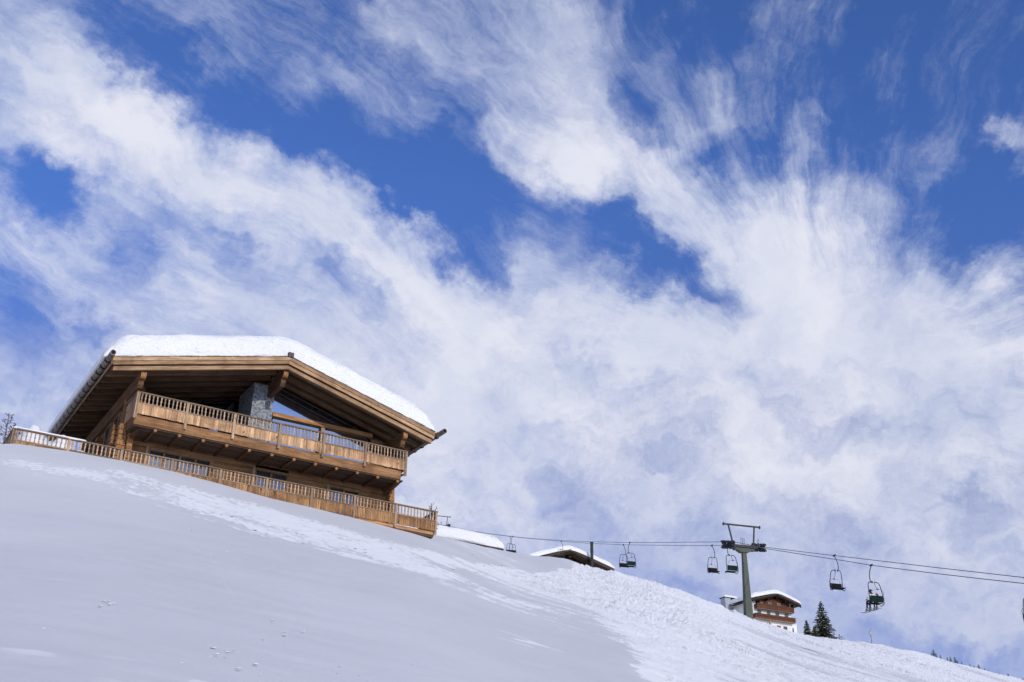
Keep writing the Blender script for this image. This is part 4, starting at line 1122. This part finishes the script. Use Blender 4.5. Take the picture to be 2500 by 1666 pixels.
# riders: one skinned body each, clothes and skis as children
def rider(loc, rz, jacket, trousers, helmet, scale, label, lean=0.0):
    root = empty('person', loc, rz); root.scale = (scale,) * 3; tag(root, label, 'person', 'riders on the chairlift')
    def skin(name, vs, es, rs, mat, rootv=0):
        me = bpy.data.meshes.new(name); me.from_pydata(vs, es, []); me.update()
        o_ = bpy.data.objects.new(name, me); link(o_, root)
        md = o_.modifiers.new('skin', 'SKIN'); md.use_smooth_shade = True
        sv = me.skin_vertices[0].data if me.skin_vertices else None
        if sv is None:
            bm = bmesh.new(); bm.from_mesh(me); bm.verts.layers.skin.verify(); bm.to_mesh(me); bm.free(); sv = me.skin_vertices[0].data
        for i_, r_ in enumerate(rs): sv[i_].radius = (r_, r_) if not isinstance(r_, tuple) else r_; sv[i_].use_root = (i_ == rootv)
        sub = o_.modifiers.new('sub', 'SUBSURF'); sub.levels = sub.render_levels = 2
        me.materials.append(mat); return o_
    # seated: pelvis at the origin
    vs = [(0,0,.10),(0,.0,.30),(0,-.01,.50),(0,.01,.60),(0,.03,.72), (-.17,0,.50),(-.24,.08,.30),(-.20,.28,.20),(.17,0,.50),(.24,.08,.30),(.20,.28,.20),
          (-.10,.02,.06),(-.12,.44,.08),(-.12,.50,-.34),(-.12,.58,-.42),(.10,.02,.06),(.12,.44,.08),(.12,.50,-.34),(.12,.58,-.42)]
    es = [(0,1),(1,2),(2,3),(3,4),(2,5),(5,6),(6,7),(2,8),(8,9),(9,10),(0,11),(11,12),(12,13),(13,14),(0,15),(15,16),(16,17),(17,18)]
    rs = [.13,.14,.13,.055,.10,.075,.06,.045,.075,.06,.045,.095,.075,.06,.06,.095,.075,.06,.06]
    skin('body', vs, es, rs, trousers)
    jv = [(0,0,.06),(0,.0,.30),(0,-.01,.52),(-.18,0,.50),(-.25,.08,.29),(-.20,.26,.20),(.18,0,.50),(.25,.08,.29),(.20,.26,.20)]
    skin('jacket', jv, [(0,1),(1,2),(2,3),(3,4),(4,5),(2,6),(6,7),(7,8)], [.16,.17,.145,.085,.072,.06,.085,.072,.06], jacket)
    for sx in (-1, 1):
        gv = [(sx*.20,.27,.195),(sx*.18,.34,.18),(sx*.15,.40,.16),(sx*.175,.405,.165),(sx*.195,.40,.165),(sx*.21,.385,.17),(sx*.145,.34,.20)]
        skin('glove', gv, [(0,1),(1,2),(1,3),(1,4),(1,5),(0,6)], [.045,.045,.018,.02,.019,.017,.018], M['rubber'])
    mb = MB()
    for j in range(7):
        th = math.pi * j / 12
        for i_ in range(12):
            a = 2 * math.pi * i_ / 12; mb.v.append((.125 * math.cos(a) * math.cos(th), .03 + .14 * math.sin(a) * math.cos(th), .745 + .125 * math.sin(th)))
    for j in range(6):
        for i_ in range(12): mb.f.append((j*12+i_, j*12+(i_+1)%12, (j+1)*12+(i_+1)%12, (j+1)*12+i_)); mb.mi.append(0)
    mb.f.append(tuple(range(12))[::-1]); mb.mi.append(0)
    mb.build('helmet', helmet, root, True)
    mb = MB(); mb.box((-.09, .145, .70), (.09, .18, .78)); mb.build('goggles', M['rubber'], root)
    for sx in (-.12, .12):
        mb = MB(); mb.box((sx - .06, .38, -.56), (sx + .06, .66, -.44)); mb.beam((sx, .50, -.5), (sx, .49, -.28), .12, .13); mb.build('ski_boot', M['boot'], root)
        mb = MB(); mb.prism([(-.25, -.585), (1.15, -.585), (1.28, -.52), (1.30, -.50), (1.27, -.50), (1.15, -.57), (-.25, -.57)], sx - .04, 0, sx + .04); mb.build('ski', M['ski'], root)
    mb = MB(); mb.tube([(-.25, .55, .15), (.26, .05, .02)], .010, 6); mb.build('ski_pole', M['steel'], root)
    return root
M['boot'] = plain('grey_ski_boot', (.20, .21, .19), .5); M['ski'] = plain('ski_top_sheet', (.10, .10, .11), .4)
M['jacket_white'] = plain('white_jacket_fabric', (.72, .73, .76), .8, var=.08); M['jacket_red'] = plain('red_jacket_fabric', (.42, .03, .04), .8, var=.15)
M['trousers'] = plain('black_trouser_fabric', (.02, .02, .025), .85); M['helmet_dark'] = plain('dark_helmet', (.02, .025, .04), .35); M['helmet_pale'] = plain('pale_pink_helmet', (.62, .42, .44), .4)
cp = on_rope(2127, 1380.5, -1)
sit = lambda dx: tuple(cp + LN * dx + LD * .08 + W * (-2.58))
rider(sit(-.24), -LAZ, M['jacket_white'], M['trousers'], M['helmet_dark'], 1.0, 'taller rider in white jacket and dark helmet sitting on the left of the chair')
rider(sit(.26), -LAZ, M['jacket_red'], M['trousers'], M['helmet_pale'], .78, 'shorter rider in red jacket with pale helmet sitting on the right of the chair')

# ------------------------------------------------------------------ trees
def spruce(name, H, rad, seed, nb=None, mat='needle', detail=1.0):
    """tapered trunk plus whorls of drooping boughs made of needle sprays"""
    rn = random.Random(seed); root = empty(name)
    mb = MB(); mb.tube([(0, 0, -1.0), (0, 0, H * .3), (.02, 0, H * .7), (0, 0, H * .99)], [H * .022, H * .018, H * .009, .012], 7); mb.build('trunk', M['bark'], root, True)
    c = MB(); nl = int(H * 4.2 * detail) + 6
    for L in range(nl):
        f = (L + rn.uniform(-.3, .3)) / nl; z = H * (.03 + .965 * max(0, f)); ln = rad * ((1 - f) ** .80) * rn.uniform(.82, 1.12) + .05
        n = max(4, int((7 + 6 * (1 - f)) * detail)); a0 = rn.uniform(0, 6.3)
        for b_ in range(n):
            a = a0 + 2 * math.pi * b_ / n + rn.uniform(-.25, .25); l_ = ln * rn.uniform(.62, 1.15)
            if rn.random() < .06: continue
            dr = rn.uniform(.18, .42) * (1 - f * .8); ns = max(3, int(l_ / .28 * detail))
            px, py, pz = 0, 0, z
            for s_ in range(ns):
                t = (s_ + 1) / ns; r0 = l_ * (s_ + .2) / ns; r1 = l_ * (s_ + 1.35) / ns
                zz0 = z - dr * l_ * (r0 / l_) + .10 * l_ * (r0 / l_) ** 3; zz1 = z - dr * l_ * min(1.1, r1 / l_) + .10 * l_ * (r1 / l_) ** 3
                wd = l_ * .20 * (1 - .55 * t) + .04
                for w_ in (-1, 1):
                    ja = rn.uniform(.35, 1.0) * w_; jz = rn.uniform(-.10, .04)
                    x0, y0 = math.cos(a) * r0, math.sin(a) * r0
                    x1, y1 = math.cos(a) * r1, math.sin(a) * r1
                    ex, ey = math.cos(a + ja * .9) * wd, math.sin(a + ja * .9) * wd
                    c.add([(x0, y0, zz0), (x0 + ex * 1.1, y0 + ey * 1.1, zz0 + jz - .05), (x1 + ex * .5, y1 + ey * .5, zz1 + jz - .10 * l_ * rn.random()), (x1, y1, zz1)], [(0, 1, 2, 3)])
                # hanging twigs
                if rn.random() < .75:
                    hx = math.cos(a) * r1 * .95; hy = math.sin(a) * r1 * .95; hl = rn.uniform(.10, .26) * (.5 + (1 - f)); pa = a + rn.uniform(-1, 1)
                    c.add([(hx - math.sin(pa) * .09, hy + math.cos(pa) * .09, zz1 + .02), (hx + math.sin(pa) * .09, hy - math.cos(pa) * .09, zz1 + .02), (hx, hy, zz1 - hl)], [(0, 1, 2)])
    c.build('crown', M[mat], root)
    return root
def tree_at(px, py_base, py_top, dist, seed, ratio, name, label, group, detail=1.0, px_top=None):
    b = at(px, py_base, dist); t_ = at(px_top or px, py_top, dist); h = (t_[2] - b[2])
    s_ = spruce(name, h + .8, h * ratio, seed, detail=detail); s_.location = tuple(b - W * .8); tag(s_, label, 'tree', group)
    return s_
tree_at(2012, 1560, 1467, 212, 3, .34, 'spruce_tree', 'tall dark spruce standing right of the inn', 'spruces beside the inn', 1.0, 1998)
tree_at(1972, 1556, 1513, 208, 8, .34, 'spruce_tree', 'short dark spruce between the inn annex and the tall spruce', 'spruces beside the inn', 1.0, 1966)
tree_at(1990, 1558, 1528, 205, 18, .42, 'spruce_tree', 'low bushy young spruce at the left foot of the tall spruce', 'spruces beside the inn', 1.0, 1988)
# far skyline spruces
far_px = [(2241, 1596, 6, 'tiny dark bush leftmost on the far skyline'), (2256, 1601, 10, 'small lone spruce left of the first clump on the far skyline'), (2275, 1603, 9, 'spruce at the left foot of the tallest one in the first far skyline clump'), (2281, 1603, 17, 'tallest spruce of the first clump on the far skyline'),
          (2287, 1607, 12, 'low spruce just right of the tallest one in the first far skyline clump'), (2297, 1611, 12, 'rounded spruce at the right end of the first far skyline clump'), (2314, 1614, 10, 'lone spruce between the two clumps on the far skyline'), (2322, 1617, 13, 'first small spruce at the left of the second far skyline clump'), (2333, 1620, 15, 'tall spruce of the second clump on the far skyline'), (2338, 1623, 10, 'short spruce hugging the right side of the tall second clump spruce'), (2349, 1625, 8, 'low spruce closing the second far skyline clump on the right'),
          (2369, 1629, 7, 'tiny spruce left of the thin leaning one, after the second clump'), (2379, 1632, 6, 'dot-sized spruce just left of the thin leaning one'), (2391, 1637, 14, 'thin leaning spruce right of the gap on the far skyline'), (2386, 1635, 5, 'smallest dark bush touching the thin leaning spruce'), (2405, 1641, 9, 'left one of the twin small spruces right of the leaning one'), (2414, 1645, 9, 'right one of the twin small spruces right of the leaning one'), (2431, 1649, 6, 'left one of two low bushes left of the lone pointed spruce'), (2442, 1652, 6, 'right one of two low bushes left of the lone pointed spruce'), (2463, 1657, 12, 'lone pointed spruce far right on the far skyline'), (2499, 1666, 10, 'spruce at the right edge of the far skyline')]
fproto = None
for i, (x, yb, h, lb) in enumerate(far_px):
    dist = 900.0
    b = at(x, yb + 3, dist); hm = (h + 4) / 3000.0 * dist
    if fproto is None: fproto = spruce('far_spruce', 5.0, 1.35, 77, detail=.6); c = fproto
    else: c = copy_tree(fproto)
    g = terr(b[0], b[1])
    extra = max(0.0, b[2] - g)
    c.location = (b[0], b[1], b[2]); s_ = hm / 5.0
    c.scale = (s_ * R.uniform(.9, 1.3), s_ * R.uniform(.9, 1.3), s_); c.rotation_euler = (0, 0, R.uniform(0, 6))
    c.location = (b[0], b[1], g) if extra < 0 else (b[0], b[1], b[2] - 0.0)
    tag(c, lb or 'small dark spruce among others on the far skyline at lower right', 'tree', 'spruces on the far skyline')
# bare larches at the left edge and behind the roof
def bare_tree(H, seed, label, loc, spread=.5, nbr=26):
    rn = random.Random(seed); root = empty('bare_tree', loc); tag(root, label, 'tree', 'bare winter trees behind the chalet')
    mb = MB(); mb.tube([(0, 0, -1.5), (.03 * H, 0, H * .5), (0, .02 * H, H)], [H * .02, H * .013, .02], 7); mb.build('trunk', M['twig'], root, True)
    c = MB()
    def grow(p, d, l_, r, dep):
        d = d.normalized(); q = p + d * l_; mid = p + d * l_ * .5 + Vector((rn.uniform(-1, 1), rn.uniform(-1, 1), rn.uniform(-.2, .8))) * l_ * .07
        c.tube([p, mid, q], [r, r * .8, r * .55], 4, cap=False)
        if dep == 0: return
        for _ in range(rn.choice((3, 3, 4))):
            t = rn.uniform(.3, 1.0); nd = d + Vector((rn.uniform(-1, 1), rn.uniform(-1, 1), rn.uniform(-.2, .7))) * .8
            grow(p + d * l_ * t, nd, l_ * rn.uniform(.42, .65), r * .6, dep - 1)
    for i in range(nbr):
        t = .12 + .86 * i / nbr; a = rn.uniform(0, 6.3)
        grow(Vector((.03 * H * min(1, t * 2), 0, H * t)), Vector((math.cos(a), math.sin(a), rn.uniform(.2, .9))), H * .28 * (1.15 - t) * rn.uniform(.7, 1.2) * (spread / .5), H * .006 + .006, 3)
    c.build('crown', M['twig'], root)
    return root
for px, pyt, pyb, dist, seed, lb in ((2, 1004, 1095, 82, 5, 'bare grey tree at the left edge of the picture'), (22, 1030, 1095, 80, 6, 'smaller bare tree beside the left end of the terrace fence'), (150, 985, 1100, 92, 7, 'bare tree half hidden behind the left eave of the chalet')):
    b = at(px, pyb, dist); t_ = at(px, pyt, dist); g = terr(b[0], b[1]); 
    bare_tree(t_[2] - b[2] + 1.2, seed, lb, tuple(b - W * 1.2))
bb = at(1050, 1294, 66); tt = at(1042, 1228, 66)
sp = bare_tree(tt[2] - bb[2] + .5, 25, 'thin dark leafless sapling rising behind the right end of the terrace fence', tuple(bb - W * .5), .45, 18); del sp['group']
bb = at(2050, 1562, 205); tt = at(2050, 1549, 205)
sh = bare_tree(tt[2] - bb[2] + .3, 15, 'low bare bush at the right foot of the tall spruce', tuple(bb - W * .3), .9); sh.name = 'bare_bush'; sh['category'] = 'bush'; del sh['group']
# marker pole on the crest
pb = at(2129, 1575, 158); pt = at(2128, 1535, 158)
pole = empty('marker_pole', tuple(pb - W * .3)); tag(pole, 'thin metal pole with a small box on top standing alone on the crest', 'pole')
hp_ = pt[2] - pb[2] + .3
mb = MB(); mb.tube([(0, 0, 0), (0, 0, hp_ * .82)], .05, 8); mb.build('shaft', M['steel'], pole, True)
mb = MB(); mb.tube([(0, 0, hp_ * .82), (0, 0, hp_)], .028, 8); mb.build('tip', M['steel'], pole, True)
mb = MB(); mb.box((-.13, -.1, hp_ * .66), (.13, .1, hp_ * .84)); mb.box((-.16, -.12, hp_ * .841), (.16, .12, hp_ * .86)); mb.build('lamp_box', M['steel'], pole)
